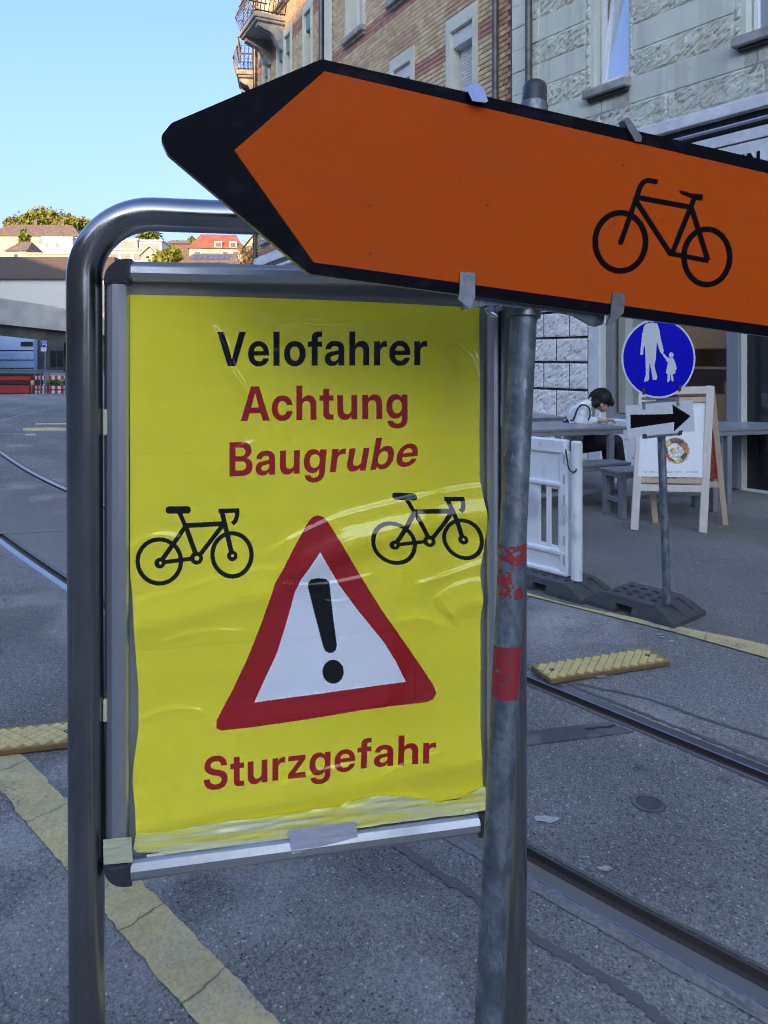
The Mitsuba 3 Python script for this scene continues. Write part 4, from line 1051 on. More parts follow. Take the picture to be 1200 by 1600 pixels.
def hill_house(name, label, px0, px1, wall_top, base, Z, d, turn, roof_h, m_wall, m_roof, wins=(), group=None, flat=False, over=0.5, chimney=None):
    """Rectangular house: front between two columns of the photograph at distance Z."""
    k = thing(name, label, 'house', group)
    a, b = at(px0, wall_top, Z), at(px1, wall_top, Z)
    w, zt = b[0] - a[0], a[2]
    z0 = at(px0, base, Z)[2]
    z0 = min(z0, hill_z((a[0] + b[0]) / 2, Z) - 1.5)
    F = Frame([a[0], Z, 0], [math.cos(turn), math.sin(turn), 0])
    add('wall', F.put(bx([0, z0, -d], [w, zt, 0])), m_wall, k)
    if flat:
        add('roof', F.put(bx([-over, zt, -d - over], [w + over, zt + roof_h, over], 0.05)), m_roof, k)
    else:
        e = over
        if flat is None:   # gable faces the front
            pts = [[-e, zt - 0.2, e], [w + e, zt - 0.2, e], [-e, zt - 0.2, -d - e], [w + e, zt - 0.2, -d - e], [w / 2, zt + roof_h, e], [w / 2, zt + roof_h, -d - e]]
            gable = prism([(0.05, zt), (w - 0.05, zt), (w / 2, zt + roof_h - 0.35)], -d, 0.02)
            add('gable', F.put(gable), m_wall, k)
            t = 0.25
            for s in (0, 1):
                u0 = -e if s == 0 else w + e
                sl = np.array([[u0, zt - 0.3, e], [w / 2, zt + roof_h, e], [u0, zt - 0.3, -d - e], [w / 2, zt + roof_h, -d - e]])
                sl = np.vstack([sl, sl + [0, t, 0]])
                add('roof', F.put(trimesh.convex.convex_hull(sl)), m_roof, k)
        else:
            pts = [[-e, zt - 0.1, e], [w + e, zt - 0.1, e], [-e, zt - 0.1, -d - e], [w + e, zt - 0.1, -d - e], [w * 0.16, zt + roof_h, -d / 2], [w * 0.84, zt + roof_h, -d / 2]]
            add('roof', F.put(trimesh.convex.convex_hull(np.array(pts))), m_roof, k)
    for (u0, u1, v0, v1) in wins:
        kk = key_for('window', k)
        scene[kk] = mikit.ply(F.put(bx([u0 * w - 0.15, zt - v0 - 0.15, -0.05], [u1 * w + 0.15, zt - v1 + 0.15, 0.06])), 'm_frame_white')
        add('pane', F.put(bx([u0 * w, zt - v0, 0.0], [u1 * w, zt - v1, 0.10])), 'm_window_far', kk)
    if chimney:
        for c in chimney:
            add('chimney', F.put(bx([c * w - 0.5, zt, -d * 0.5 - 0.5], [c * w + 0.5, zt + roof_h + 1.6, -d * 0.5 + 0.5], 0.05)), 'm_roof_brown', k)
    return k, F, w, zt


hill_house('hillside_house', 'brown roofed house with a square chimney below the trees at far left', -20, 122, 368, 420, 232, 12, 0.05, 4.4, 'm_house_cream', 'm_roof_brown', ((0.40, 0.46, 2.4, 0.9), (0.55, 0.61, 2.4, 0.9)), flat=False, chimney=(0.44, 0.74))
hill_house('hillside_house', 'small white flat roofed house in front of the brown roofed house', 66, 112, 371, 402, 196, 9, 0.06, 0.25, 'm_house_white', 'm_house_white', ((0.12, 0.22, 2.6, 1.2), (0.46, 0.58, 2.6, 1.2)), flat=True, over=0.2)
hill_house('hillside_house', 'low cream house with a terrace wall above the viaduct', 40, 150, 397, 425, 178, 8, 0.03, 0.3, 'm_house_cream', 'm_house_white', ((0.2, 0.3, 2.2, 0.8), (0.5, 0.6, 2.2, 0.8), (0.75, 0.85, 2.2, 0.8)), flat=True, over=0.3)
hill_house('hillside_house', 'small brown roofed house at the far left edge', 10, 42, 392, 425, 182, 8, -0.1, 2.6, 'm_house_cream', 'm_roof_brown', ((0.4, 0.6, 2, 0.8),), flat=False)
hill_house('hillside_house', 'white modern flat roofed house with wide glass fronts', 186, 214, 375, 425, 190, 9, 0.02, 0.35, 'm_house_white', 'm_house_white', ((0.08, 0.92, 2.4, 0.5), (0.1, 0.6, 6.0, 3.8)), flat=True, over=0.4)
hill_house('hillside_house', 'white modern flat roofed house with wide glass fronts, right half', 217, 252, 377, 425, 191, 9, 0.02, 0.35, 'm_house_white', 'm_house_white', ((0.1, 0.45, 2.2, 0.5), (0.52, 0.9, 2.2, 0.5), (0.1, 0.5, 6.2, 4.0)), flat=True, over=0.4)
hill_house('hillside_house', 'pale terrace storey below the white modern houses', 168, 226, 391, 425, 181, 8, 0.02, 0.3, 'm_house_cream', 'm_house_white', ((0.06, 0.3, 2.3, 0.7), (0.36, 0.62, 2.3, 0.7), (0.7, 0.92, 2.3, 0.7)), flat=True, over=0.3)
hill_house('hillside_house', 'cream gabled house at the centre of the gap under the steel tube', 221, 247, 398, 428, 172, 8, 0.0, 1.9, 'm_house_cream', 'm_house_white', ((0.4, 0.6, 2.4, 0.8),), flat=None)
k, F, w, zt = hill_house('hillside_house', 'cream house with a steep red tiled roof and dormers', 296, 378, 387, 425, 186, 10, 0.1, 4.1, 'm_house_cream', 'm_roof_red', ((0.10, 0.2, 2.4, 0.9), (0.62, 0.72, 2.6, 0.9), (0.82, 0.92, 2.6, 0.9)), flat=False)
for c in (0.54, 0.82):
    kk = key_for('dormer', k)
    scene[kk] = mikit.ply(F.put(bx([c * w - 0.9, zt - 0.1, -3.2], [c * w + 0.9, zt + 1.7, 0.1])), 'm_house_white')
    add('pane', F.put(bx([c * w - 0.65, zt + 0.3, 0.05], [c * w + 0.65, zt + 1.4, 0.15])), 'm_window_far', kk)
k, F, w, zt = hill_house('hillside_house', 'long brown roofed house with a row of solar panels on its roof', 282, 374, 410, 428, 166, 9, 0.03, 2.6, 'm_house_cream', 'm_roof_brown', (), flat=False)
R = Frame(F.pts([[0, zt - 0.1 + 0.06, 0.45]])[0], F.u, unit([0, 0, 2.7]) + 0)
sl = unit(F.v * 2.7 - F.w * 5.0)
R = Frame(F.pts([[0, zt - 0.1, 0.5]])[0], F.u, sl)
R.v = sl
R.w = np.cross(R.u, R.v)
R.R = np.stack([R.u, R.v, R.w], 1)
for i in range(7):
    add('solar_panel', R.put(bx([w * (0.16 + 0.095 * i), 1.6, 0.03], [w * (0.16 + 0.095 * i) + 0.95, 4.4, 0.14])), 'm_solar', k)
hill_house('hillside_house', 'cream house with a pink gable behind the bare tree', 384, 412, 384, 425, 200, 9, 0.1, 3.2, 'm_house_cream', 'm_roof_red', ((0.3, 0.5, 4.2, 2.6),), flat=None)
hill_house('hillside_house', 'brown house half hidden between the white houses and the red roof', 258, 296, 380, 425, 215, 9, 0.1, 1.6, 'm_roof_brown', 'm_roof_brown', (), flat=False)


def tree(label, px, py_top, py_base, half_w_px, Z, m, seed, n=900, leaf=0.55, bare=False, cat='tree', name='tree'):
    r = np.random.default_rng(seed)
    top, base = at(px, py_top, Z), at(px, py_base, Z)
    H, W = top[2] - base[2], half_w_px * Z / 1200
    k = thing(name, label, cat)
    limbs = []
    g0 = min(base[2], hill_z(base[0], Z)) - 1
    limbs.append(tube(np.linspace([base[0], Z, g0], [base[0], Z, base[2] + H * 0.6], 5) + r.normal(0, 0.08, (5, 3)), np.linspace(0.28, 0.12, 5), 6))
    for i in range(9 if not bare else 40):
        a = r.uniform(0, 2 * np.pi)
        s = base[2] + H * r.uniform(0.25, 0.6)
        e = np.array([base[0] + W * 0.75 * np.cos(a) * r.uniform(0.4, 1), Z + W * 0.75 * np.sin(a), s + H * r.uniform(0.1, 0.38)])
        q = np.linspace([base[0], Z, s], e, 5) + r.normal(0, 0.12, (5, 3))
        limbs.append(tube(q, np.linspace(0.12, 0.03, 5), 5))
    add('trunk', limbs, 'm_bark', k, True)
    cl = []
    for i in range(16):
        d = r.normal(size=3)
        d /= np.linalg.norm(d)
        cl.append(np.array([base[0], Z, base[2] + H * 0.56]) + d * np.array([W * 0.62, W * 0.62, H * 0.33]) * r.uniform(0.5, 1.05))
    cl = np.array(cl)
    c = cl[r.integers(0, 16, n)] + r.normal(0, 1, (n, 3)) * np.array([W * 0.17, W * 0.17, H * 0.10])
    d1 = r.normal(size=(n, 3))
    d1 /= np.linalg.norm(d1, axis=1, keepdims=True)
    d2 = np.cross(d1, r.normal(size=(n, 3)))
    d2 /= np.linalg.norm(d2, axis=1, keepdims=True)
    sz = leaf * r.uniform(0.5, 1.2, (n, 1))
    v = np.stack([c + d1 * sz, c + d2 * sz * 0.6, c - d1 * sz, c - d2 * sz * 0.6], 1).reshape(-1, 3)
    i = np.arange(n)[:, None] * 4
    f = np.vstack([i + [0, 1, 2], i + [0, 2, 3]])
    add('crown', trimesh.Trimesh(v, f, process=False), m, k)


for i, (px, t, b, hw, Z, m, lb) in enumerate((
        (42, 334, 372, 26, 262, 'm_leaf_sunny', 'sunlit yellow green tree at the left end of the hilltop row'),
        (60, 322, 370, 24, 270, 'm_leaf_sunny', 'tallest sunlit tree on the hilltop, left of the steel bend'),
        (84, 329, 372, 26, 266, 'm_leaf_sunny', 'sunlit tree just right of the tallest hilltop tree'),
        (108, 332, 374, 26, 264, 'm_leaf_sunny', 'sunlit hilltop tree next to the bend of the steel tube'),
        (134, 340, 376, 24, 268, 'm_leaf_sunny', 'hilltop tree standing behind the bend of the steel tube'),
        (20, 338, 378, 26, 270, 'm_leaf_sunny', 'hilltop tree at the left margin'),
        (38, 362, 396, 11, 200, 'm_leaf_green', 'dark green bush beside the small brown roofed house'),
        (234, 361, 386, 24, 230, 'm_leaf_green', 'green tree crown showing above the white modern houses'),
        (262, 388, 425, 26, 168, 'm_leaf_sunny', 'round yellow green tree in front of the solar panel roof'),
        (300, 371, 395, 8, 230, 'm_leaf_green', 'small dark tree left of the red roofed house'))):
    tree(lb, px, t, b, hw, Z, m, 40 + i, n=1500 if hw > 20 else 700, leaf=0.75)
tree('half bare dry leaved tree by the drainpipe of the corner building', 388, 372, 440, 22, 60, 'm_leaf_dry', 77, n=900, leaf=0.10, bare=True)

# far concrete structures at the end of the street
VI = thing('viaduct', 'grey concrete road viaduct with a heavy parapet crossing the far end of the street', 'bridge')


def slab(pts_top, pts_bot, Z0, Z1, thick, m, name, parent=None, lab=None, cat=None):
    a, b = at(*pts_top[0], Z0), at(*pts_top[1], Z1)
    c, d = at(*pts_bot[0], Z0), at(*pts_bot[1], Z1)
    back = np.array([0, thick, 0])
    m_ = trimesh.convex.convex_hull(np.array([a, b, c, d, a + back, b + back, c + back, d + back]))
    return add(name, m_, m, parent)


slab(((-330, 371), (260, 548)), ((-330, 427), (260, 570)), 95, 66, 0.5, 'm_concrete', 'parapet', VI) if False else None
slab(((-300, 422), (200, 495)), ((-300, 474), (200, 528)), 92, 74, 0.6, 'm_concrete', 'parapet', VI)
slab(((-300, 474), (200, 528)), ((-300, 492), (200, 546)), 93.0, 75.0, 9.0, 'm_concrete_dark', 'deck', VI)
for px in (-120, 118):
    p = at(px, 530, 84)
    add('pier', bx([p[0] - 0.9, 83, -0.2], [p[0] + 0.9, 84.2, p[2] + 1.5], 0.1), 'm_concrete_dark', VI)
FB = thing('hall_building', 'long white walled building with a brown roof edge above the viaduct', 'building')
p, q = at(-120, 437, 112), at(175, 437, 112)
add('wall', bx([p[0], 112, 0], [q[0], 122, p[2]]), 'm_house_white', FB)
p2 = at(-120, 402, 112)
add('roof', bx([p[0] - 0.6, 111.4, p[2]], [q[0] + 0.6, 122.4, p2[2]], 0.1), 'm_roof_dark', FB)
GB = thing('glass_building', 'pale blue panelled building seen under the viaduct', 'building')
a, b = at(-60, 520, 100), at(53, 520, 100)
add('wall', bx([a[0], 100, 0], [b[0], 108, a[2]]), 'm_blue_panel', GB)
add('window', bx([at(33, 0, 100)[0], 99.9, at(0, 541, 100)[2]], [b[0] - 0.1, 100.1, at(0, 534, 100)[2]]), 'm_window', GB)
for y in (548, 563, 576):
    add('joint', bx([a[0], 99.93, at(0, y, 100)[2]], [b[0], 100.05, at(0, y, 100)[2] + 0.1]), 'm_iron', GB)
SBK = thing('concrete_building', 'shaded grey concrete building with dark windows under the viaduct', 'building')
a, b = at(53, 520, 101), at(200, 520, 101)
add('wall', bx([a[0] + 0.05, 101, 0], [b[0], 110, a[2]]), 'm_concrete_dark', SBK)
for x0, x1, y0, y1 in ((79, 88, 548, 573), (90, 99, 548, 573), (80, 99, 576, 588)):
    add('window', bx([at(x0, 0, 101)[0], 100.9, at(0, y1, 101)[2]], [at(x1, 0, 101)[0], 101.1, at(0, y0, 101)[2]]), 'm_window', SBK)

PS = thing('parking_sign', 'small blue and white parking sign on a thin pole under the viaduct', 'traffic sign')
Z = 44
add('pole', tube([at(70.5, 611, Z), at(70.5, 532, Z)], 0.04, 8), 'm_galvanised', PS, 40)
a, b = at(64.5, 549, Z), at(73, 532.5, Z)
add('plate', bx([a[0], Z - 0.06, a[2]], [b[0], Z - 0.03, b[2]]), 'm_sign_white', PS)
a, b = at(65, 542.5, Z), at(71.8, 533.5, Z)
add('panel', bx([a[0], Z - 0.08, a[2]], [b[0], Z - 0.062, b[2]]), 'm_sign_blue', PS)
g, _ = glyph('P')
g = affinity.scale(g, 0.22 / 727, 0.22 / 727, origin=(0, 0))
FP = Frame([a[0] + 0.05, Z - 0.082, a[2] + 0.05], [1, 0, 0])
add('symbol', FP.put(prism(g, 0.0, 0.006)), 'm_sign_white', PS)


def stripe_board(parent, p, q, h, stripes, name='plank'):
    """Red and white board from p to q: each stripe is a piece."""
    p, q = np.array(p), np.array(q)
    for i in range(stripes):
        a, b = p + (q - p) * i / stripes, p + (q - p) * (i + 1) / stripes
        add(name, beam(a, b, 0.05, h), 'm_sign_white' if i % 2 else 'm_barrier_red', parent)


Z = 32.5
for nm, px0, px1, n, lb in (('road_barrier', 52, 74, 8, 'red and white striped works barrier under the parking sign'), ('road_barrier', 76, 128, 11, 'red and white striped works barrier reaching behind the steel post')):
    k = thing(nm, lb, 'barrier')
    for y in (590, 605.5, 612.5):
        stripe_board(k, at(px0, y, Z), at(px1, y, Z + 0.3), 0.16 if y == 590 else 0.14, n)
    for x in (px0 + 1, (px0 + px1) / 2, px1 - 1):
        add('post', tube([at(x, 617, Z + 0.1), at(x, 582, Z + 0.1)], 0.025, 6), 'm_galvanised', k)
k = thing('works_trailer', 'low red works box behind the striped barriers at the left edge', 'machine')
for y0, y1, m in ((588, 595, 'm_barrier_red'), (595, 602, 'm_dark'), (602, 615.5, 'm_barrier_red'), (583, 588, 'm_dark')):
    a, b = at(-20, y1, 32.2), at(45.5, y0, 32.2)
    add('panel', bx([a[0], 32.2, a[2]], [b[0], 33.6, b[2]], 0.03), m, k)
k = thing('safety_beacon', 'small yellow warning beacon between the red box and the striped barrier', 'lamp')
add('body', bx(at(47.5, 602, 32.1), at(52, 594, 32.1) + [0, 0.12, 0], 0.02), 'm_yellow_line', k)
add('post', tube([at(49.7, 616, 32.16), at(49.7, 594, 32.16)], 0.025, 6), 'm_galvanised', k)
r = np.random.default_rng(5)
n = 1500
lo, hi = at(72, 604, 34), at(135, 594.5, 34)
c = np.stack([r.uniform(lo[0], hi[0], n), 34 + r.uniform(0, 0.8, n), r.uniform(0.0, hi[2], n) * r.uniform(0.6, 1, n)], -1)
d = r.normal(size=(n, 2, 3)) * 0.06
v = np.stack([c + d[:, 0], c + d[:, 1], c - d[:, 0], c - d[:, 1]], 1).reshape(-1, 3)
i = np.arange(n)[:, None] * 4
solo('hedge', trimesh.Trimesh(v, np.vstack([i + [0, 1, 2], i + [0, 2, 3]]), process=False), 'm_leaf_green', 'low green hedge behind the striped barrier', 'hedge', kind='stuff')

# ================================================================ THE POSTER STAND
PHI = math.radians(12.15)
FPP = Frame([-0.5597, 1.537, 0], [math.cos(PHI), math.sin(PHI), 0])


def plane_px(F, p):
    p = np.asarray(p, float)
    d = np.stack([(p[:, 0] - 600) / 1200, np.ones(len(p)), -(p[:, 1] - 560) / 1200], 1)
    e = np.array([0, 0, EYE])
    k = ((F.o - e) @ F.w) / (d @ F.w)
    q = e + k[:, None] * d - F.o
    return np.stack([q @ F.u, q @ F.v], 1)


ST = thing('poster_stand', 'bent stainless steel tube stand holding an aluminium snap frame', 'poster stand')
TR = 0.0345
ul, ur, zt = -0.040, 0.8687, 1.794
BR = 0.135
lean = 0.006
pts = [[ul + lean, 0.0, 0], [ul + lean * 0.6, 0.6, 0], [ul, zt - BR - 0.02, 0]]
pts = [[ul + lean * (1 - v / (zt - BR)), v, 0] for v in np.linspace(-0.02, zt - BR, 8)]
for a in np.linspace(0, math.pi / 2, 15)[1:]:
    pts.append([ul + BR * (1 - math.cos(a)), zt - BR + BR * math.sin(a), 0])
for u in np.linspace(ul + BR, ur - BR, 8)[1:]:
    pts.append([u, zt, 0])
for a in np.linspace(0, math.pi / 2, 15)[1:]:
    pts.append([ur - BR + BR * math.sin(a), zt - BR + BR * math.cos(a), 0])
for v in np.linspace(zt - BR, -0.02, 8)[1:]:
    pts.append([ur, v, 0])
pts = np.array(pts)
pts[:, 2] = -0.012
add('tube', tube(FPP.pts(pts), TR, 40, False), 'm_steel', ST, True)
add('weld_collar', tube(FPP.pts([[0.30, zt, -0.012], [0.304, zt, -0.012]]), TR + 0.0006, 36), 'm_chrome_dark', ST, 40)

u0, u1 = 0.004, plane_px(FPP, [[779, 900]])[0, 0]
i0, i1 = plane_px(FPP, [[201.5, 900]])[0, 0], plane_px(FPP, [[760.5, 900]])[0, 0]
v1, vi1 = plane_px(FPP, [[205, 408]])[0, 1], plane_px(FPP, [[203, 440]])[0, 1]
v0, vi0 = plane_px(FPP, [[208, 1376]])[0, 1], plane_px(FPP, [[208, 1341]])[0, 1]


def bar(a, b, width, outward):
    """Snap profile from a to b (u, v); its outer lip lies on the given side."""
    a, b, n = np.array(a), np.array(b), np.array(outward)
    prof = [(0, -0.03), (0, 0.004), (0.004, 0.011), (0.4 * width, 0.0165), (0.7 * width, 0.0155), (width - 0.006, 0.010), (width - 0.001, 0.003), (width, -0.004), (width, -0.03)]
    ring = np.array([[*(p + n * x), w] for p in (a, b) for x, w in prof])
    k = len(prof)
    f = []
    for i in range(k):
        j = (i + 1) % k
        f += [[i, j, k + j], [i, k + j, k + i]]
    for i in range(1, k - 1):
        f += [[0, i, i + 1], [k, k + i + 1, k + i]]
    m = trimesh.Trimesh(ring, f, process=True)
    trimesh.repair.fix_normals(m)
    return m


cz = 0.048
wl, wr, wt, wb = i0 - u0, u1 - i1, v1 - vi1, vi0 - v0
for nm, a, b, wd, o in (('frame_profile', (i0, v0 + cz), (i0, v1 - cz), wl, (-1, 0)), ('frame_profile', (i1, v0 + cz), (i1, v1 - cz), wr, (1, 0)),
                        ('frame_profile', (u0 + cz, vi1), (u1 - cz, vi1), wt, (0, 1)), ('frame_profile', (u0 + cz, vi0), (u1 - cz, vi0), wb, (0, -1))):
    add(nm, FPP.put(bar(a, b, wd, o)), 'm_aluminium', ST, 25)
for sx, sy in ((0, 0), (1, 0), (0, 1), (1, 1)):
    ring = sbox(u0 - 0.003, v0 - 0.003, u1 + 0.003, v1 + 0.003).buffer(-0.042).buffer(0.042, 10).difference(sbox(i0 + 0.001, vi0 + 0.001, i1 - 0.001, vi1 - 0.001))
    ring = ring.intersection(sbox(u0 - 1 if not sx else u1 - cz - 0.002, v0 - 1 if not sy else v1 - cz - 0.002, u0 + cz + 0.002 if not sx else u1 + 1, v0 + cz + 0.002 if not sy else v1 + 1))
    layers = [prism(ring, -0.032, 0.012), prism(ring.buffer(-0.004), 0.012, 0.0165), prism(ring.buffer(-0.010), 0.0165, 0.019)]
    add('corner_cap', FPP.put(tm([x for x in layers if x is not None])), 'm_chrome_dark', ST, 50)
add('back_panel', FPP.put(bx([u0 + 0.01, v0 + 0.01, -0.028], [u1 - 0.01, v1 - 0.01, -0.014])), 'm_backing', ST)
add('side_rail', FPP.put(tm([bx([u0 - 0.006, v0 + 0.03, -0.026], [u0 + 0.002, v1 - 0.03, -0.012], 0.002), bx([u1 - 0.002, v0 + 0.03, -0.03], [u1 + 0.012, v1 - 0.03, -0.012], 0.002)])), 'm_chrome_dark', ST)
for yy in ((640, 680), (1094, 1128)):
    a = plane_px(FPP, [[160, yy[0]], [160, yy[1]]])
    add('latch', FPP.put(bx([u0 - 0.006, a[1, 1], -0.010], [u0 + 0.003, a[0, 1], 0.002], 0.001)), 'm_tape_crepe', ST)
a = plane_px(FPP, [[781, 632], [781, 666]])
add('pin', tube(FPP.pts([[u1 + 0.005, a[0, 1], 0.004], [u1 + 0.005, a[1, 1], 0.004]]), 0.0025, 8), 'm_zinc_bright', ST)

# ================================================================ THE WARNING POSTER
PO = thing('warning_poster', 'creased glossy yellow poster with a red warning triangle and two bicycle symbols', 'poster')
CREASES = [  # (points in the survey photograph, height in metres, fall above, fall below)
    ([(395, 890), (430, 858), (470, 835), (520, 812), (600, 790), (680, 772), (764, 760)], 0.0105, 0.0065, 0.040, (0.014, 0.062, 0.034)),
    ([(200, 944), (260, 930), (330, 910), (400, 893), (470, 900)], 0.006, 0.010, 0.05, (0.006, 0.050, 0.030)),
    ([(425, 906), (480, 914), (540, 908), (590, 896)], 0.0028, 0.004, 0.02, None),
    ([(672, 945), (700, 922), (730, 910), (764, 908)], 0.0075, 0.005, 0.035, (0.008, 0.045, 0.026)),
    ([(640, 918), (690, 902), (764, 876)], 0.004, 0.006, 0.012, None),
    ([(205, 1265), (300, 1235), (430, 1212), (560, 1188), (764, 1150)], 0.008, 0.035, 0.03, (0.007,0.05,0.03)),
    ([(190, 868), (230, 842), (262, 838), (290, 850)], 0.0035, 0.008, 0.02, None),
    ([(328, 505), (345, 528), (356, 552), (362, 575), (378, 600), (385, 622)], 0.0042, 0.005, 0.012, None),
    ([(335, 745), (372, 700), (400, 690)], 0.0016, 0.005, 0.012, None),
    ([(690, 530), (738, 560), (745, 640), (738, 690)], 0.0022, 0.010, 0.010, None),
    ([(425, 1235), (500, 1205), (560, 1196)], 0.003, 0.006, 0.02, None),
    ([(330, 1135), (480, 1118), (690, 1078)], 0.003, 0.03, 0.03, None),
    ([(238, 1010), (330, 985), (395, 990)], 0.0016, 0.004, 0.010, None),
    ([(475, 925), (520, 940), (560, 930)], 0.0014, 0.003, 0.006, None),
    ([(600, 985), (650, 968), (700, 985)], 0.0022, 0.010, 0.014, None),
    ([(440, 1075), (500, 1085), (600, 1060)], 0.0012, 0.004, 0.008, None),
    ([(215, 1130), (262, 1110), (330, 1120)], 0.0022, 0.006, 0.014, None),
    ([(590, 1215), (640, 1190), (700, 1172)], 0.0018, 0.003, 0.008, None),
    ([(455, 500), (520, 508), (600, 498)], 0.0010, 0.006, 0.010, None),
]


def crease_field(p):
    """Displacement of the film at plane points p (n x 2)."""
    q = np.c_[p, np.zeros(len(p))]
    w = 0.0105 * (meshkit.fbm(q * [3.0, 6.2, 0] + [0.3, 0.1, 0], 2, 3) - 0.5)
    w = w + 0.0009 * (meshkit.fbm(q * [5, 28, 0], 2, 8) - 0.5) + 0.0006 * (meshkit.fbm(q * [22, 40, 0], 2, 19) - 0.5) + 0.0016 * np.clip(meshkit.fbm(q * [9, 16, 0] + [3, 1, 0], 2, 29) - 0.58, 0, 1)
    for pts_, h, up, dn, bulge in CREASES:
        c = plane_px(FPP, smooth_path(pts_, 40))
        seg = np.diff(c, axis=0)
        L = np.r_[0, np.cumsum(np.linalg.norm(seg, axis=1))]
        best, sgn, along = np.full(len(p), 9.0), np.zeros(len(p)), np.zeros(len(p))
        lo, hi = c.min(0) - 0.25, c.max(0) + 0.25
        near = np.nonzero(((p > lo) & (p < hi)).all(1))[0]
        x = p[near]
        for i in range(len(seg)):
            t = np.clip(((x - c[i]) @ seg[i]) / (seg[i] @ seg[i]), 0, 1)
            d = x - c[i] - t[:, None] * seg[i]
            dist = np.linalg.norm(d, axis=1)
            b = dist < best[near]
            idx = near[b]
            best[idx] = dist[b]
            sgn[idx] = np.sign(seg[i][0] * d[b, 1] - seg[i][1] * d[b, 0])
            along[idx] = (L[i] + t[b] * np.linalg.norm(seg[i])) / L[-1]
        fade = np.clip(np.minimum(along, 1.02 - along) / 0.2, 0, 1)
        fade = fade * fade * (3 - 2 * fade)
        if pts_[-1][0] > 750:
            fade = np.where(along > 0.5, 1.0, fade)
        if pts_[0][0] < 210:
            fade = np.where(along < 0.5, 1.0, fade)
        up_ = np.exp(-(best / up) ** 2)
        dn_ = np.exp(-(best / dn) ** 1.5)
        w = w + h * fade * np.where(sgn > 0, up_, dn_) * (0.45 if bulge else 1.0)
        if bulge:
            w = w + bulge[0] * fade * np.exp(-((-sgn * best - bulge[1]) / bulge[2]) ** 2)
    return w - 0.004


YL = np.array([(202, 460), (203, 700), (203, 900), (207, 935), (211, 1010), (216, 1080), (216, 1140), (208, 1200), (207, 1225), (211, 1260), (214, 1326)], float)
YR = np.array([(750, 481), (750, 740), (752, 762), (759, 800), (761, 830), (757, 862), (751, 885), (751, 905), (754, 935), (751, 970), (751, 1150), (753, 1200), (757, 1243)], float)
LB, RB = plane_px(FPP, YL), plane_px(FPP, YR)


def film_pts(a, b):
    vl = LB[0, 1] + (LB[-1, 1] - LB[0, 1]) * b
    vr = RB[0, 1] + (RB[-1, 1] - RB[0, 1]) * b
    x0, x1 = np.interp(-vl, -LB[:, 1], LB[:, 0]), np.interp(-vr, -RB[:, 1], RB[:, 0])
    sag = 0.004 * np.sin(np.pi * a) * (1 - b)
    p = np.stack([x0 + (x1 - x0) * a, vl + (vr - vl) * a + sag], 1)
    return FPP.pts(np.c_[p, crease_field(p)])


add('film', grid(300, 460, film_pts), 'm_film_yellow', PO, True, label='yellow film with diagonal creases')


def printed(name, polys, layer, m, edge=3.2, label=None):
    """Printing in the film's plane: the outline follows the creases of the film."""
    out = []
    for g in polys:
        for h in getattr(g, 'geoms', [g]):
            h = h.buffer(0).simplify(0.12)
            if h.is_empty or h.area < 1:
                continue
            for hh in getattr(h, 'geoms', [h]):
                cells = [hh]
                x0, y0, x1, y1 = hh.bounds
                step = 14.0
                parts = []
                for xa in np.arange(x0, x1, step):
                    for ya in np.arange(y0, y1, step):
                        c = hh.intersection(sbox(xa, ya, xa + step, ya + step))
                        parts += [z for z in getattr(c, 'geoms', [c]) if z.geom_type == 'Polygon' and z.area > 0.02]
                for c in parts:
                    v, f = trimesh.creation.triangulate_polygon(c, engine='earcut')
                    v, f = trimesh.remesh.subdivide_to_size(np.c_[v, np.zeros(len(v))], f, edge, max_iter=12)
                    out.append((v[:, :2], f))
    n, V, Fc = 0, [], []
    for v, f in out:
        V.append(v)
        Fc.append(f + n)
        n += len(v)
    p = plane_px(FPP, np.vstack(V))
    m_ = trimesh.Trimesh(FPP.pts(np.c_[p, crease_field(p) + 0.00035 * layer]), np.vstack(Fc), process=False)
    m_.merge_vertices(digits_vertex=6)
    nrm = m_.face_normals @ FPP.w
    m_.faces[nrm < 0] = m_.faces[nrm < 0][:, ::-1]
    add(name, m_, m, PO, True, label=label)


def line_of_text(text, x0, x1, base, cap, shear=None, track=18):
    gs, W = text_polys(text, track)
    lo, hi = gs[0].bounds[0], gs[-1].bounds[2]
    bx_, by_ = np.array([b[0] for b in base], float), np.array([b[1] for b in base], float)
    out = []

    def f(xy):
        X = x0 + (xy[:, 0] - lo) / (hi - lo) * (x1 - x0)
        Y = xy[:, 1] / 727.0
        c = np.interp(X, [x0, x1], cap)
        s = np.interp(X, *shear) if shear else 0.0
        return np.stack([X + s * Y * c, np.interp(X, bx_, by_) - Y * c], 1)
    from shapely import transform, segmentize
    return [transform(segmentize(g, 40), f) for g in gs]


printed('lettering', line_of_text('Velofahrer', 339.5, 668, [(339, 572), (668, 570.5)], (53.5, 53)), 1, 'm_film_black')
printed('lettering', line_of_text('Achtung', 376, 637.5, [(376, 658), (638, 654)], (54, 53)), 1, 'm_film_red')
printed('lettering', line_of_text('Baugrube', 358.5, 649, [(358, 744.5), (420, 742), (500, 738.5), (575, 735), (650, 727)], (53.5, 49), ([358, 490, 530, 650], [0, 0.02, 0.17, 0.2])), 1, 'm_film_red')
printed('lettering', line_of_text('Sturzgefahr', 318.5, 680, [(318, 1234), (380, 1226), (430, 1219), (483, 1212), (540, 1205), (575, 1200), (650, 1193), (682, 1191)], (50, 44), ([318, 682], [0.0, 0.04])), 1, 'm_film_red')


def L(pts_, w, cap='flat', join='round'):
    return LineString(pts_).buffer(w / 2, cap_style=cap, join_style=join)


def ellipse(c, rx, ry, n=24):
    return affinity.scale(Point(c).buffer(1, n), rx, ry, origin=c)


def tyre(c, rx, ry, s):
    return ellipse(c, rx, ry).difference(ellipse(c, rx - s, ry - s))


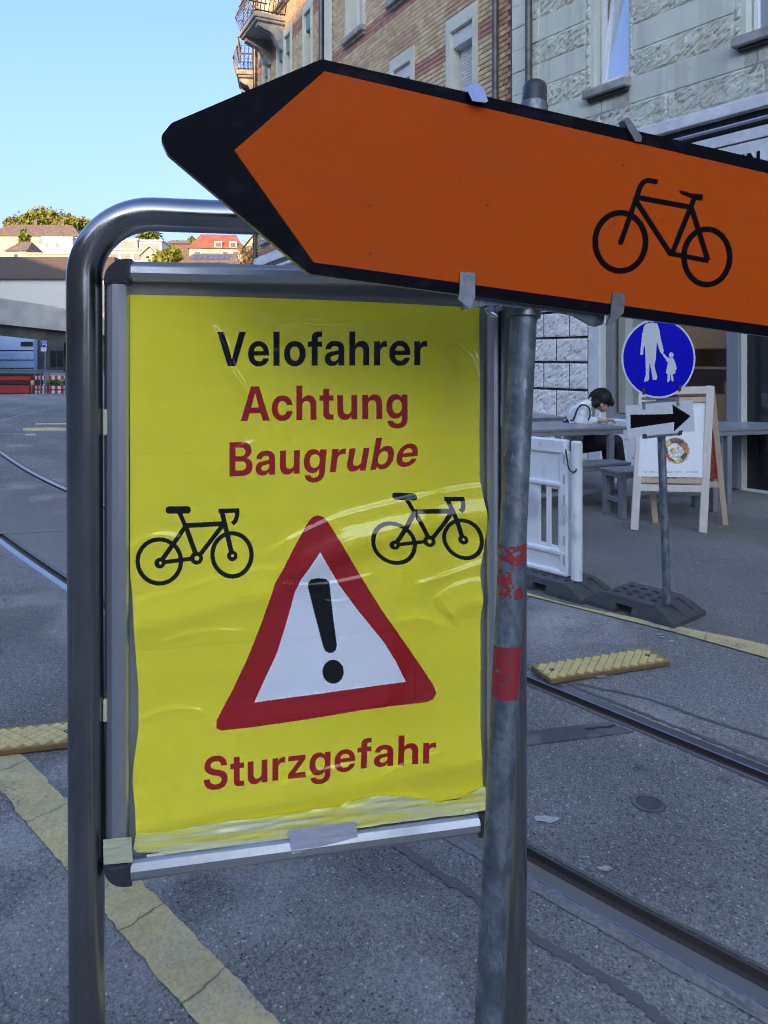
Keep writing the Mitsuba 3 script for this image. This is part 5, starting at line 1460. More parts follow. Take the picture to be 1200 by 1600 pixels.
bike = unary_union([
    tyre((235, 510), 149, 152, 27), tyre((690, 469), 136, 147, 27),
    sbox(276, 165, 432, 212).buffer(-20).buffer(20), L([(362, 205), (402, 300)], 27), L([(398, 285), (470, 485)], 30),
    L([(392, 288), (640, 275)], 31), L([(636, 280), (482, 480)], 28), L([(404, 285), (238, 522)], 29), L([(240, 520), (468, 490)], 26),
    L([(624, 188), (692, 478)], 30), L([(606, 196), (722, 192), (722, 225), (712, 258), (692, 276)], 27, join='round'),
    Point(238, 522).buffer(34), Point(468, 491).buffer(41), Point(692, 477).buffer(33)])
bike = unary_union([bike, Polygon([(606, 184), (735, 178), (738, 205), (612, 212)])])
bike = bike.difference(unary_union([Point(242, 522).buffer(9), Point(470, 492).buffer(15), Point(694, 476).buffer(9)]))
left = affinity.affine_transform(bike, [0.25, 0, 0, 0.25, 190, 750])
A = np.array([[235, 510, 1], [688, 470, 1], [353, 187, 1]], float)
mx, my = np.linalg.solve(A, [615, 723.5, 632]), np.linalg.solve(A, [848.5, 842.5, 775.5])
right = affinity.affine_transform(bike, [mx[0], mx[1], my[0], my[1], mx[2], my[2]])
printed('bicycle_symbol', [left], 1, 'm_film_black')
printed('bicycle_symbol', [right], 1, 'm_film_black')


def c4(p, ox=310, oy=790, s=3.0):
    return [(ox + x / s, oy + y / s) for x, y in p]


red = Polygon(c4([(505, 95), (520, 70), (540, 52), (560, 46), (585, 52), (605, 72), (660, 160), (760, 330), (860, 490), (1000, 690), (1100, 838), (1116, 880), (1100, 910), (1070, 922), (900, 940), (750, 960), (580, 990), (400, 1018), (250, 1040), (105, 1058), (84, 1045), (86, 1010), (160, 870), (230, 720), (300, 540), (360, 360), (400, 290), (450, 190)])).buffer(3).buffer(-3)
white = Polygon(c4([(568, 212), (612, 290), (660, 372), (740, 482), (870, 642), (925, 730), (972, 826), (850, 842), (720, 860), (500, 893), (262, 928), (310, 820), (370, 690), (430, 490), (452, 405), (480, 342)]))
mark = unary_union([Polygon(c4([(512, 378), (516, 356), (528, 343), (560, 338), (598, 344), (612, 356), (616, 380), (634, 540), (650, 655), (645, 678), (632, 690), (614, 693), (596, 684), (586, 664), (548, 520)])), Polygon(c4(list(ellipse((632, 780), 50, 56).exterior.coords)))])
printed('warning_triangle', [red], 1, 'm_film_red')
printed('triangle_field', [white], 2, 'm_film_white')
printed('exclamation_mark', [mark], 3, 'm_film_black')


def tape(name, poly, m, w, wob, seed, label=None):
    g = Polygon(poly)
    x0, y0, x1, y1 = g.bounds
    parts = []
    for xa in np.arange(x0, x1, 12):
        c = g.intersection(sbox(xa, y0, xa + 12, y1))
        parts += [z for z in getattr(c, 'geoms', [c]) if z.geom_type == 'Polygon' and z.area > 0.02]
    V, Fc, n = [], [], 0
    for c in parts:
        v, f = trimesh.creation.triangulate_polygon(c, engine='earcut')
        v, f = trimesh.remesh.subdivide_to_size(np.c_[v, np.zeros(len(v))], f, 4, max_iter=12)
        V.append(v[:, :2])
        Fc.append(f + n)
        n += len(v)
    V = np.vstack(V)
    p = plane_px(FPP, V)
    q = np.c_[V[:, 0] + 0.5 * V[:, 1], V[:, 1] + 0.14 * V[:, 0], np.full(len(V), float(seed))]
    d = wob * (np.abs(meshkit.fbm(q * [0.011, 0.10, 1], 3, seed) - 0.5) * 2)
    m_ = trimesh.Trimesh(FPP.pts(np.c_[p, np.maximum(crease_field(p) + 0.0014, -0.006) * 0 + w + d]), np.vstack(Fc), process=False)
    m_.merge_vertices(digits_vertex=6)
    add(name, m_, m, PO, True, label=label)


tape('tape_strip', [(214, 1328), (209, 1322), (213, 1300), (260, 1297), (330, 1284), (400, 1276), (452, 1268), (520, 1258), (560, 1246), (600, 1240), (640, 1242), (680, 1251), (715, 1247), (745, 1231), (757, 1226), (758, 1262), (730, 1268), (640, 1280), (556, 1291), (452, 1306), (400, 1312), (330, 1322), (270, 1330)], 'm_tape_yellow', 0.0052, 0.007, 4, 'crumpled pale yellow tape along the bottom edge')
tape('tape_patch', [(449, 1290), (553, 1277), (557, 1300), (455, 1327)], 'm_tape_grey', 0.0160, 0.002, 9, 'grey ribbed tape patch')
tape('tape_wrap', [(163, 1303), (207, 1299), (209, 1338), (164, 1342)], 'm_tape_crepe', 0.0178, 0.003, 14, 'yellowish crepe tape round the lower left corner')
tape('paper_edge', [(228, 1335), (330, 1318), (452, 1300), (452, 1312), (360, 1325), (232, 1340)], 'm_paper', 0.001, 0.001, 3)

# ================================================================ THE ORANGE DETOUR SIGN
DS = thing('detour_sign', 'orange arrow sign with black border and bicycle symbol on a leaning galvanised pole', 'traffic sign')
o = at(502.5, 92, 1.243)
FB_ = Frame(o, [0.9434, 0.3170, -0.0977])


def bp(p):
    return Polygon(plane_px(FB_, p))


outer = bp([(502.5, 92), (268, 192), (250, 214), (262, 240), (484, 428), (1440, 558), (1440, 306)])
outer = outer.buffer(-0.014).buffer(0.014, 8)
inner_o = bp([(507, 111.5), (366, 235), (490, 410), (1420, 540), (1420, 322)])
add('board', FB_.put(prism(outer, -0.003, 0.0)), 'm_sign_black', DS)
add('rim', FB_.put(prism(outer.buffer(-0.0006).difference(outer.buffer(-0.004)), -0.020, -0.0032)), 'm_sign_back', DS)
add('orange_field', FB_.put(prism(inner_o, 0.0, 0.0008)), 'm_orange', DS)
ob = unary_union([
    tyre((275, 512), 175, 199, 35), tyre((815, 606), 160, 190, 34),
    L([(277, 518), (372, 245), (400, 165), (420, 138), (445, 127), (508, 139)], 31), Point(277, 516).buffer(15.5),
    L([(380, 234), (712, 296)], 33), L([(372, 255), (590, 592)], 32), L([(718, 285), (602, 575)], 31),
    Polygon([(643, 192), (655, 190), (720, 210), (790, 216), (788, 256), (748, 250), (712, 238), (648, 208)]), L([(738, 235), (712, 305)], 30),
    L([(716, 290), (822, 628)], 32), L([(580, 584), (826, 630)], 30)])
ob = Polygon([(900 + x / 4, 250 + y / 4) for x, y in ob.exterior.coords], [[(900 + x / 4, 250 + y / 4) for x, y in r.coords] for r in ob.interiors])
from shapely import transform as sh_transform
add('bicycle_symbol', FB_.put(prism(sh_transform(ob, lambda q: plane_px(FB_, q)), 0.0008, 0.0014)), 'm_sign_symbol', DS)

p_hi, p_lo = at(818, 500, 1.415), at(764, 1600, 1.285)
ax = (p_hi - p_lo) / (p_hi[2] - p_lo[2])
pole_at = lambda z: p_lo + ax * (z - p_lo[2])
PR = 0.0243
add('pole', tube([pole_at(z) for z in np.linspace(-0.02, 1.985, 8)], PR, 40), 'm_galvanised', DS, 40)
zc = 1.5 + (560 - 158) * 1.455 / 1200
cp = [pole_at(z) for z in (zc - 0.006, zc, zc + 0.028, zc + 0.036, zc + 0.040)]
add('pole_cap', tube(cp, [PR - 0.0005, PR - 0.0005, PR - 0.0015, PR - 0.004, PR - 0.009], 36), 'm_black_plastic', DS, 40)
add('pole_end', tube([pole_at(zc - 0.034), pole_at(zc - 0.0065)], [PR + 0.002, PR + 0.002], 36), 'm_zinc_clip', DS, 40)


def clip(name, poly, w0, w1, m, bend=0.0):
    g = prism(Polygon(plane_px(FB_, poly)).buffer(-0.001).buffer(0.001), w0, w1)
    if bend:
        g.vertices[:, 2] += bend * (g.vertices[:, 1] - g.vertices[:, 1].mean())
    add(name, FB_.put(g), m, DS)


clip('bracket', [(750, 137), (756, 131), (764, 141), (780, 150), (804, 156), (866, 168), (932, 197), (958, 210), (975, 200), (984, 192), (990, 200), (980, 226), (742, 172)], -0.026, -0.0205, 'm_zinc_clip')
clip('clip', [(727, 136), (750, 127.5), (757, 141), (757, 162), (752, 165), (731, 163)], 0.004, 0.0065, 'm_zinc_bright', -0.62)
clip('clip', [(972, 189), (978, 184), (986, 194), (1000, 215), (999, 223), (990, 222), (980, 206)], -0.012, 0.006, 'm_zinc_clip')
clip('bracket', [(731, 470), (731, 484), (773, 474.5), (839, 482.5), (880, 487), (907, 493), (930, 506), (941, 510), (953, 506), (957, 480), (840, 440), (740, 440)], -0.027, -0.0205, 'm_zinc_clip')
clip('clip', [(718, 425), (741.5, 426.5), (740, 466), (731, 484), (713.5, 467), (716, 455)], 0.0016, 0.005, 'm_zinc_clip', -0.08)
clip('clip', [(956.5, 457), (975.5, 460), (972, 489), (953, 507), (943, 509), (950, 495)], 0.0016, 0.005, 'm_zinc_clip', -0.08)
z1, z0 = 1.5 + (560 - 474) * 1.41 / 1200, 1.5 + (560 - 496) * 1.41 / 1200
add('clamp', tube([pole_at(z) for z in (z0, z0 + 0.001, z1 - 0.001, z1)], [PR + 0.005, PR + 0.0065, PR + 0.0065, PR + 0.005], 36), 'm_zinc_clip', DS, 40)
wb_ = at(768, 489, 1.40)
e1 = from_manifold(ellipsoid(wb_, (0.0145, 0.004, 0.0055), (0, 30, 0)))
add('wing_bolt', [e1, tube([wb_ + [0.008, 0, 0.006], wb_ + [0.03, 0.01, 0.012]], 0.004, 10)], 'm_zinc_bright', DS, True)


def on_pole(pts_px, lift):
    """Remains of a sticker, wrapped on the pole."""
    g = Polygon(pts_px).buffer(0)
    n1 = rng.uniform(0, 50)
    out = []
    x0, y0, x1, y1 = g.bounds
    s = 1.6
    V, Fc = [], []
    for xa in np.arange(x0, x1, s):
        for ya in np.arange(y0, y1, s):
            if g.contains(Point(xa + s / 2, ya + s / 2)) and meshkit.fbm(np.array([[xa * 0.16 + n1, ya * 0.16, n1]]), 3, 5)[0] > lift:
                b = len(V)
                V += [(xa, ya), (xa + s, ya), (xa + s, ya + s), (xa, ya + s)]
                Fc += [(b, b + 1, b + 2), (b, b + 2, b + 3)]
    V = np.array(V)
    res = []
    for x, y in V:
        zz = 1.5 - (y - 560) * 1.36 / 1200
        c = pole_at(zz)
        cx = 600 + c[0] / c[1] * 1200
        rr = PR / c[1] * 1200
        a = np.arcsin(np.clip((x - cx) / rr, -1, 1))
        res.append(c + (PR + 0.0005) * np.array([math.sin(a), -math.cos(a), 0]))
    m_ = trimesh.Trimesh(np.array(res), Fc, process=False)
    m_.merge_vertices(digits_vertex=5)
    return m_


add('sticker_remains', on_pole([(774, 852), (824, 850), (824, 876), (806, 882), (790, 876), (774, 870)], 0.43), 'm_sticker_red', DS)
add('sticker_remains', on_pole([(776, 886), (795, 890), (798, 912), (816, 918), (816, 932), (776, 928)], 0.47), 'm_sticker_red', DS)
add('sticker_remains', on_pole([(768, 1003), (814, 1002), (810, 1050), (806, 1080), (766, 1077)], 0.32), 'm_sticker_red', DS)

# ================================================================ SMALLER THINGS ON THE STREET
LONG, WIDE = np.array([-0.647, 0.763, 0.0]), np.array([0.763, 0.647, 0.0])


def rubber_foot(label, corner, Lx, Wd, H, cat='sign base'):
    """Recycled rubber foot: sloping ends with grooves, a hand slot, plug holes in the top."""
    e = 0.13
    hull = manifold3d.Manifold.hull_points([(x, y, z) for x, z in ((0, 0), (Lx, 0), (0, 0.025), (Lx, 0.025), (e, H), (Lx - e, H)) for y in ((0, Wd) if z < H else (0.02, Wd - 0.02))])

    def cut(a, b):
        a, b = np.minimum(a, b), np.maximum(a, b)
        return manifold3d.Manifold.cube(tuple(b - a)).translate(tuple(a))
    cuts = []
    for y in (0.10, 0.225):
        for x0, s in ((-0.01, 1), (Lx + 0.01, -1)):
            w = manifold3d.Manifold.hull_points([(x0, y, 0.018), (x0, y + 0.055, 0.018), (x0 + s * (e + 0.01), y, H - 0.014), (x0 + s * (e + 0.01), y + 0.055, H - 0.014), (x0, y - 0.012, 0.2), (x0, y + 0.067, 0.2), (x0 + s * e, y - 0.012, 0.2), (x0 + s * e, y + 0.067, 0.2)])
            cuts.append(w)
    cuts.append(cut(np.array([Lx * 0.44, -0.05, -0.01]), np.array([Lx * 0.62, 0.06, 0.055])))
    for x in np.linspace(e + 0.05, Lx - e - 0.05, 4):
        for y in (Wd * 0.28, Wd * 0.5, Wd * 0.72):
            cuts.append(cut(np.array([x - 0.022, y - 0.016, H - 0.012]), np.array([x + 0.022, y + 0.016, H + 0.05])))
    cuts.append(cut(np.array([Lx * 0.3, Wd * 0.38, H - 0.008]), np.array([Lx * 0.7, Wd * 0.41, H + 0.05])))
    b = hull - manifold3d.Manifold.batch_boolean(cuts, manifold3d.OpType.Add)
    m = from_manifold(b)
    R = np.stack([LONG, WIDE, [0, 0, 1]])
    m.vertices = m.vertices @ R + np.array([*corner, 0.004])
    return solo('sign_base', m, 'm_rubber', label, cat)


rubber_foot('black rubber foot carrying the round blue sign', (1.60, 4.24), 0.60, 0.36, 0.095)
rubber_foot('black rubber foot under the end of the white plastic barrier', (1.20, 4.66), 0.62, 0.34, 0.09)

# ---- blue pedestrian sign
PD = thing('pedestrian_sign', 'round blue sign with white adult and child above a black arrow plate', 'traffic sign')
base, top = at(1042.5, 943, 4.39), at(1027, 500, 4.46)
add('pole', tube([base + (top - base) * t for t in np.linspace(0, 1.02, 4)], 0.0225, 20), 'm_galvanised', PD, 40)
FD = Frame(at(1029, 560, 4.39), [0.995, 0.10, 0])
disc = affinity.scale(Point(0, 0).buffer(1, 48), 0.2205, 0.228)
add('disc', FD.put(prism(disc, -0.004, 0.0)), 'm_sign_white', PD)
add('blue_field', FD.put(prism(disc.buffer(-0.011), 0.0, 0.001)), 'm_sign_blue', PD)


def dp(pts_):
    return Polygon(plane_px(FD, [(820 + x / 3.158, 480 + y / 3.158) for x, y in pts_])).buffer(0).buffer(0.0022).buffer(-0.0012)


adult = [(600, 80), (652, 80), (662, 110), (668, 150), (684, 215), (680, 232), (668, 222), (650, 165), (647, 215), (645, 255), (638, 290), (652, 345), (648, 358), (632, 358), (622, 300), (616, 262), (612, 300), (612, 350), (608, 362), (590, 368), (590, 360), (598, 330), (596, 260), (594, 215), (592, 180), (584, 205), (582, 232), (570, 235), (572, 205), (580, 130), (588, 95)]
head = [(626 + 21 * math.cos(a), 52 + 24 * math.sin(a)) for a in np.linspace(0, 6.28, 24)]
child = [(712, 252), (732, 252), (745, 285), (748, 305), (740, 312), (735, 290), (742, 325), (728, 330), (732, 355), (730, 368), (724, 362), (720, 332), (716, 335), (716, 358), (706, 370), (702, 368), (706, 330), (696, 325), (706, 275), (690, 250), (680, 235), (686, 230), (700, 246)]
chead = [(722 + 11 * math.cos(a), 236 + 13 * math.sin(a)) for a in np.linspace(0, 6.28, 20)]
add('symbol', FD.put(prism(unary_union([dp(adult), dp(head), dp(child), dp(chead)]), 0.001, 0.0018)), 'm_sign_white', PD)
FA = Frame(at(977, 635, 4.36), [0.992, 0.03, 0.10])
ap = lambda q: Polygon(plane_px(FA, q))
add('arrow_plate', FA.put(prism(ap([(977, 634), (1083, 625), (1085.5, 674), (980.5, 684)]), -0.003, 0.0)), 'm_sign_white', PD)
arrow = [(32, 320), (478, 312), (470, 212), (660, 335), (487, 495), (490, 395), (36, 462)]
add('arrow', FA.put(prism(ap([(980 + x / 6.667, 600 + y / 6.667) for x, y in arrow]), 0.0, 0.0012)), 'm_sign_symbol', PD)
for q in ([(1004, 628), (1008, 628), (1008, 639), (1004, 639)], [(1057, 626), (1061, 629), (1061, 634), (1057, 634)], [(1004.5, 678), (1010, 678), (1010, 684), (1004.5, 685)], [(1061, 673), (1066, 672), (1065, 679), (1060, 681)]):
    add('clip', FA.put(prism(ap(q), -0.01, 0.006)), 'm_black_plastic' if q[0][1] > 670 else 'm_zinc_clip', PD)
for q in ([(1003, 606), (1007, 606), (1008, 616), (1004, 616)], [(1060, 602), (1064.5, 602), (1063, 611), (1059.5, 612)]):
    add('clip', FD.put(prism(Polygon(plane_px(FD, q)), -0.01, 0.006)), 'm_black_plastic', PD)
for y, F in ((622.5, FD), (628, FA), (681.5, FA)):
    c = plane_px(F, [[1029, y], [1005, y + (2 if F is FA else 0)], [1062, y - (3 if F is FA else 0)]])
    add('bracket', F.put(bx([c[1, 0], c[0, 1] - 0.008, -0.022], [c[2, 0], c[0, 1] + 0.006, -0.006], 0.003)), 'm_zinc_clip', PD)

# ---- white plastic barrier
BR_ = thing('plastic_barrier', 'white plastic works barrier panel with vertical slots and a round end post', 'barrier')
FBR = Frame([1.238, 4.87, 0], [0.655, -0.756, 0])
z = lambda x, y: plane_px(FBR, [[x, y]])[0]
uL, uR = -2.0, z(888, 800)[0]
body = sbox(uL, 0.10, uR, 0.975)
hol = []
hb, ht = 0.28, 0.66
c = uR - 0.075
while c - 0.28 > uL + 0.1:
    hol += [sbox(c - 0.064, hb, c, ht - 0.01), sbox(c - 0.150, hb + 0.005, c - 0.094, ht + 0.005)]
    c -= 0.150 + 0.125
panel = body.difference(unary_union(hol))
add('panel', FBR.put(prism(panel, -0.012, 0.006)), 'm_barrier', BR_)
add('top_rail', FBR.put(tm([bx([uL, 0.885, -0.03], [uR - 0.015, 0.975, 0.026], 0.008)])), 'm_barrier', BR_)
add('middle_rail', FBR.put(bx([uL, 0.665, -0.025], [uR, 0.70, 0.024], 0.010)), 'm_barrier', BR_)
add('lower_rail', FBR.put(bx([uL, 0.225, -0.025], [uR, 0.262, 0.026], 0.010)), 'm_barrier', BR_)
add('bottom_rail', FBR.put(bx([uL, 0.095, -0.028], [uR, 0.13, 0.028], 0.010)), 'm_barrier', BR_)
add('end_column', FBR.put(bx([uR - 0.055, 0.10, -0.026], [uR + 0.006, 0.90, 0.022], 0.006)), 'm_barrier', BR_)
for v in np.linspace(0.17, 0.82, 6):
    add('notch', FBR.put(bx([uR - 0.026, v, 0.0215], [uR - 0.010, v + 0.062, 0.0235])), 'm_tape_grey', BR_)
for uu in (uR - 0.34, uR - 0.22):
    add('grip_hole', FBR.put(bx([uu, 0.915, 0.0255], [uu + 0.035, 0.95, 0.0275], 0.0)), 'm_frame_white', BR_)
pu = z(901, 800)[0]
add('end_post', tube(FBR.pts([[pu, v, 0.0] for v in (0.09, 0.955, 0.968, 0.974)]), [0.036, 0.036, 0.034, 0.026], 24), 'm_barrier', BR_, 40)
hk = [plane_px(FBR, [q])[0] for q in ((890, 701), (892, 712), (894, 725), (898, 735), (904, 736.5), (907, 731))]
add('wire_hook', tube(smooth_path(FBR.pts([[a, b, 0.045] for a, b in hk]), 20), 0.005, 8), 'm_iron', BR_, 40)

# ---- yellow planks on the road
def plank(label, corners, H, Lext=None):
    k = thing('road_plank', label, 'plank')
    p = np.array([on_ground(*q, z=H) for q in corners])
    a, b, d = p[0], p[1], p[3]
    u, L_ = unit(b - a), np.linalg.norm(b - a)
    if Lext:
        a, L_ = b - u * Lext, Lext
    wv = np.array([u[1], -u[0]])
    W_ = abs((d - p[0]) @ wv)
    F = Frame([*a, 0.006], [u[0], u[1], 0], [0, 0, 1])
    # F.w points to the camera side
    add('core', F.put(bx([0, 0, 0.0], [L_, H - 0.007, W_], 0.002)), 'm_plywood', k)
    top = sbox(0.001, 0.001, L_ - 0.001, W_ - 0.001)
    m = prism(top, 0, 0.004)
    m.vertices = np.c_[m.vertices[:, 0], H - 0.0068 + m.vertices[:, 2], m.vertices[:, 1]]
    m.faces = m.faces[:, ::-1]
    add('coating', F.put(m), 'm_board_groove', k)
    # raised tread: rows of lozenges
    s, cs, tiles = 0.050, [], []
    rows_ = int(W_ / 0.024)
    for i in range(int(L_ / s)):
        for j in range(1, rows_):
            c = np.array([(i + 0.5 + 0.5 * (j % 2)) * s, j * W_ / rows_])
            if c[0] > L_ - 0.025:
                continue
            q = np.array([[0.47 * s, 0], [0, 0.94 * W_ / rows_], [-0.47 * s, 0], [0, -0.94 * W_ / rows_]])
            h0, h1 = H - 0.0035, H + 0.0008
            lo = np.c_[c[0] + q[:, 0], np.full(4, h0), c[1] + q[:, 1]]
            hi = np.c_[c[0] + q[:, 0] * 0.86, np.full(4, h1), c[1] + q[:, 1] * 0.86]
            tiles.append(trimesh.convex.convex_hull(np.vstack([lo, hi])))
    add('tread', F.put(tm(tiles)), 'm_board_yellow', k, kind='stuff')
    for e in (0.09, 0.90):
        c = F.pts([[L_ * e, H + 0.0001, W_ * 0.5]])[0]
        add('screw', trimesh.creation.annulus(0.006, 0.013, 0.003, sections=16).apply_translation(c), 'm_iron', k)


plank('yellow ribbed plank lying beside the far tram rail', [(830, 1040), (1011, 1013), (1066, 1026), (890, 1058)], 0.025)
plank('yellow ribbed plank behind the left steel post', [(-60, 1147), (128, 1126), (150, 1150), (-30, 1177)], 0.025)

# ---- advertising A-board
AB = thing('menu_board', 'wooden folding pavement board with a white poster of a round dish', 'sign board')
fl, fr = np.array([*on_ground(991, 829), 0.004]), np.array([*on_ground(1098, 833), 0.004])
tr = at(1110, 603, 6.78)
tl = at(1004, 606, 6.93)
add('stile', beam(fr, tr, 0.065, 0.032, up=unit(np.cross(fr - tr, fr - fl))), 'm_wood_pale', AB)
add('stile', beam(fl, tl, 0.065, 0.032, up=unit(np.cross(fr - tr, fr - fl))), 'm_wood_pale', AB)
pt = lambda a, t: a[0] + (a[1] - a[0]) * t
Rr, Ll = (fr, tr), (fl, tl)
nf = unit(np.cross(fr - fl, tr - fr))
for t, th, m, o in ((0.972, 0.066, 'm_wood_pale', 0.0), (0.905, 0.05, 'm_wood_tan', -0.004), (0.345, 0.05, 'm_wood_tan', -0.004), (0.292, 0.060, 'm_wood_pale', 0.0)):
    a, b = pt(Ll, t), pt(Rr, t)
    add('rail', beam(a + nf * o, b + nf * o, th, 0.026, up=nf), m, AB)
quad = [pt(Ll, 0.365), pt(Rr, 0.365), pt(Rr, 0.895), pt(Ll, 0.895)]
off = nf * (0.012 if nf[1] < 0 else -0.012)
PFr = Frame(quad[0] + off * 1.2, unit(quad[1] - quad[0]), unit(quad[3] - quad[0]))
pass
qq = np.array([[(x - quad[0]) @ PFr.u, (x - quad[0]) @ PFr.v] for x in quad])
sgn = 1.0 if PFr.w[1] < 0 else -1.0
pp = Polygon(qq).buffer(-0.004)
add('poster', PFr.put(prism(pp, 0.0, 0.002)), 'm_paper', AB)
px_ = lambda x, y: plane_px(PFr, [[x, y]])[0]
c = px_(1056, 704)
R0 = 0.112
FOOD = {'m_food_meat': (0.16, 0.085, 0.06), 'm_food_orange': (0.48, 0.15, 0.05), 'm_food_green': (0.045, 0.06, 0.04), 'm_food_red': (0.34, 0.05, 0.035), 'm_food_yellow': (0.60, 0.50, 0.12), 'm_food_white': (0.66, 0.66, 0.62), 'm_food_rim': (0.55, 0.47, 0.36)}
for nm, cc_ in FOOD.items():
    mat(nm, mottled(tuple(np.array(cc_) * 0.6), tuple(np.array(cc_) * 1.2), 55, 3), 0.5)
add('dish', PFr.put(prism(Point(*c).buffer(R0 * 1.04, 24), 0.002, 0.0026)), 'm_food_rim', AB)


def sector(a0, a1, r0, r1):
    a = np.radians(np.linspace(a0, a1, 14))
    return Polygon([(c[0] + r1 * math.cos(x), c[1] + r1 * math.sin(x)) for x in a] + [(c[0] + r0 * math.cos(x), c[1] + r0 * math.sin(x)) for x in a[::-1]])


for a0, a1, m in ((45, 118, 'm_food_meat'), (-12, 43, 'm_food_orange'), (-58, -14, 'm_food_green'), (-100, -60, 'm_food_yellow'), (-165, -102, 'm_food_red'), (160, 195, 'm_food_green'), (120, 158, 'm_food_yellow')):
    add('food', PFr.put(prism(sector(a0, a1, R0 * 0.40, R0 * (0.93 + 0.04 * math.sin(a0))), 0.0027, 0.0034)), m, AB)
egg = [(c[0] - 0.006 + R0 * 0.60 * (1 + 0.10 * math.sin(3 * a + 1)) * math.cos(a), c[1] - 0.008 + R0 * 0.62 * (1 + 0.08 * math.cos(4 * a)) * math.sin(a)) for a in np.linspace(0, 6.28, 40)]
add('egg_white', PFr.put(prism(egg, 0.0035, 0.0040)), 'm_food_white', AB)
add('yolk', PFr.put(prism(Point(c[0] - 0.022, c[1] - 0.004).buffer(R0 * 0.22), 0.0041, 0.0047)), 'm_food_yellow', AB)
marks = []
r = np.random.default_rng(3)
for y, xs in ((737.5, ((1005, 1024), (1027, 1034), (1040, 1052), (1054, 1064), (1066, 1070), (1072, 1078), (1080, 1091))), (747, ((1033, 1040), (1041, 1047), (1050, 1057)))):
    for x0, x1 in xs:
        n = int((x1 - x0) / 1.5)
        for i in range(n):
            a = px_(x0 + (x1 - x0) * i / n, y)
            h = 0.0042 * r.uniform(0.7, 1.5)
            marks.append(prism(sbox(a[0], a[1] - h, a[0] + 0.0046, a[1] + h), 0.002, 0.0024))
add('small_print', PFr.put(tm(marks)), 'm_food_meat', AB, kind='stuff')
rr, rl = np.array([*on_ground(1133, 821), 0.004]), np.array([*on_ground(1024, 818), 0.004])
t1, t2 = tr + [0.03, 0.05, -0.03], tl + [0.03, 0.05, -0.03]
add('rear_leg', beam(rr, t1, 0.05, 0.03, up=nf), 'm_wood_tan', AB)
add('rear_leg', beam(rl, t2, 0.05, 0.03, up=nf), 'm_wood_tan', AB)
add('rear_rail', beam(pt((rl, t2), 0.30), pt((rr, t1), 0.30), 0.06, 0.024, up=nf), 'm_wood_tan', AB)
qb = [pt((rl, t2), 0.34), pt((rr, t1), 0.34), pt((rr, t1), 0.95), pt((rl, t2), 0.95)]
add('rear_poster', trimesh.convex.convex_hull(np.array(qb + [x + np.array([0.002, 0.004, 0]) for x in qb])), 'm_food_red', AB)

# ---- tables and benches
TA = unit([0.947, 0.32, 0])
TB = np.array([-TA[1], TA[0], 0])


def table(label, o, Lx, Wd, H, t=0.06, legs=True, leg_in=0.10, name='table', cat='table', group=None, stretch=0.0, leg_w=0.06):
    """Box-section table or bench; o is the front left corner on the ground."""
    k = thing(name, label, cat, group)
    F3_ = lambda a, b: (np.array(o) * [1, 1, 0] + TA * a + TB * b)

    def bb(a0, a1, b0, b1, z0, z1, bv=0.004):
        m = bx([a0, b0, z0], [a1, b1, z1], bv)
        m.vertices = m.vertices @ np.stack([TA, TB, [0, 0, 1]]) + np.array([o[0], o[1], 0])
        return m
    n = max(2, int(Wd / 0.16))
    for i in range(n):
        add('board', bb(0, Lx, Wd * i / n + 0.003, Wd * (i + 1) / n - 0.003, H - 0.028, H, 0.003), 'm_furniture', k)
    add('apron', tm([bb(0.012, Lx - 0.012, 0.012, 0.04, H - t, H - 0.029), bb(0.012, Lx - 0.012, Wd - 0.04, Wd - 0.012, H - t, H - 0.029), bb(0.012, 0.04, 0.041, Wd - 0.041, H - t, H - 0.029), bb(Lx - 0.04, Lx - 0.012, 0.041, Wd - 0.041, H - t, H - 0.029)]), 'm_furniture', k)
    for a in (leg_in, Lx - leg_in - leg_w):
        for b in (0.014, Wd - 0.014 - leg_w):
            add('leg', bb(a, a + leg_w, b, b + leg_w, 0.004, H - t - 0.001), 'm_furniture', k)
        if stretch:
            add('stretcher', bb(a + 0.012, a + leg_w - 0.012, 0.014 + leg_w, Wd - 0.014 - leg_w, stretch - 0.025, stretch + 0.02), 'm_furniture', k)
    if stretch:
        add('stretcher', bb(leg_in + leg_w, Lx - leg_in - leg_w, Wd / 2 - 0.02, Wd / 2 + 0.02, stretch - 0.022, stretch + 0.018), 'm_furniture', k)
    return k


oL = at(840, 672, 7.65)
o1 = oL - TA * 0.9
table('long grey table at which the person sits, nearest the white barrier', o1, 1.93, 0.82, 0.79, 0.075, leg_in=0.12)
ob1 = at(842, 716, 7.35) - TA * 0.75
table('grey bench in front of the long table with the person', ob1, 1.80, 0.30, 0.46, 0.07, name='bench', cat='bench', stretch=0.16, leg_in=0.06)
ob2 = o1 + TB * 0.98
table('grey bench behind the long table, under the person', ob2, 1.95, 0.32, 0.46, 0.07, name='bench', cat='bench', stretch=0.16, leg_in=0.06)
o3 = at(1096, 676, 7.75)
table('grey table at the right edge behind the folding board', o3, 1.5, 0.75, 0.78, 0.075, leg_in=0.34)
o4 = at(970, 738, 7.1)
table('low grey bench whose legs show under the folding board', o4, 1.15, 0.34, 0.45, 0.065, name='bench', cat='bench', stretch=0.17, leg_in=0.02)
table('small grey table against the stone wall behind the person', at(822, 653, 9.3), 0.55, 0.5, 0.78, 0.07, leg_in=0.05)

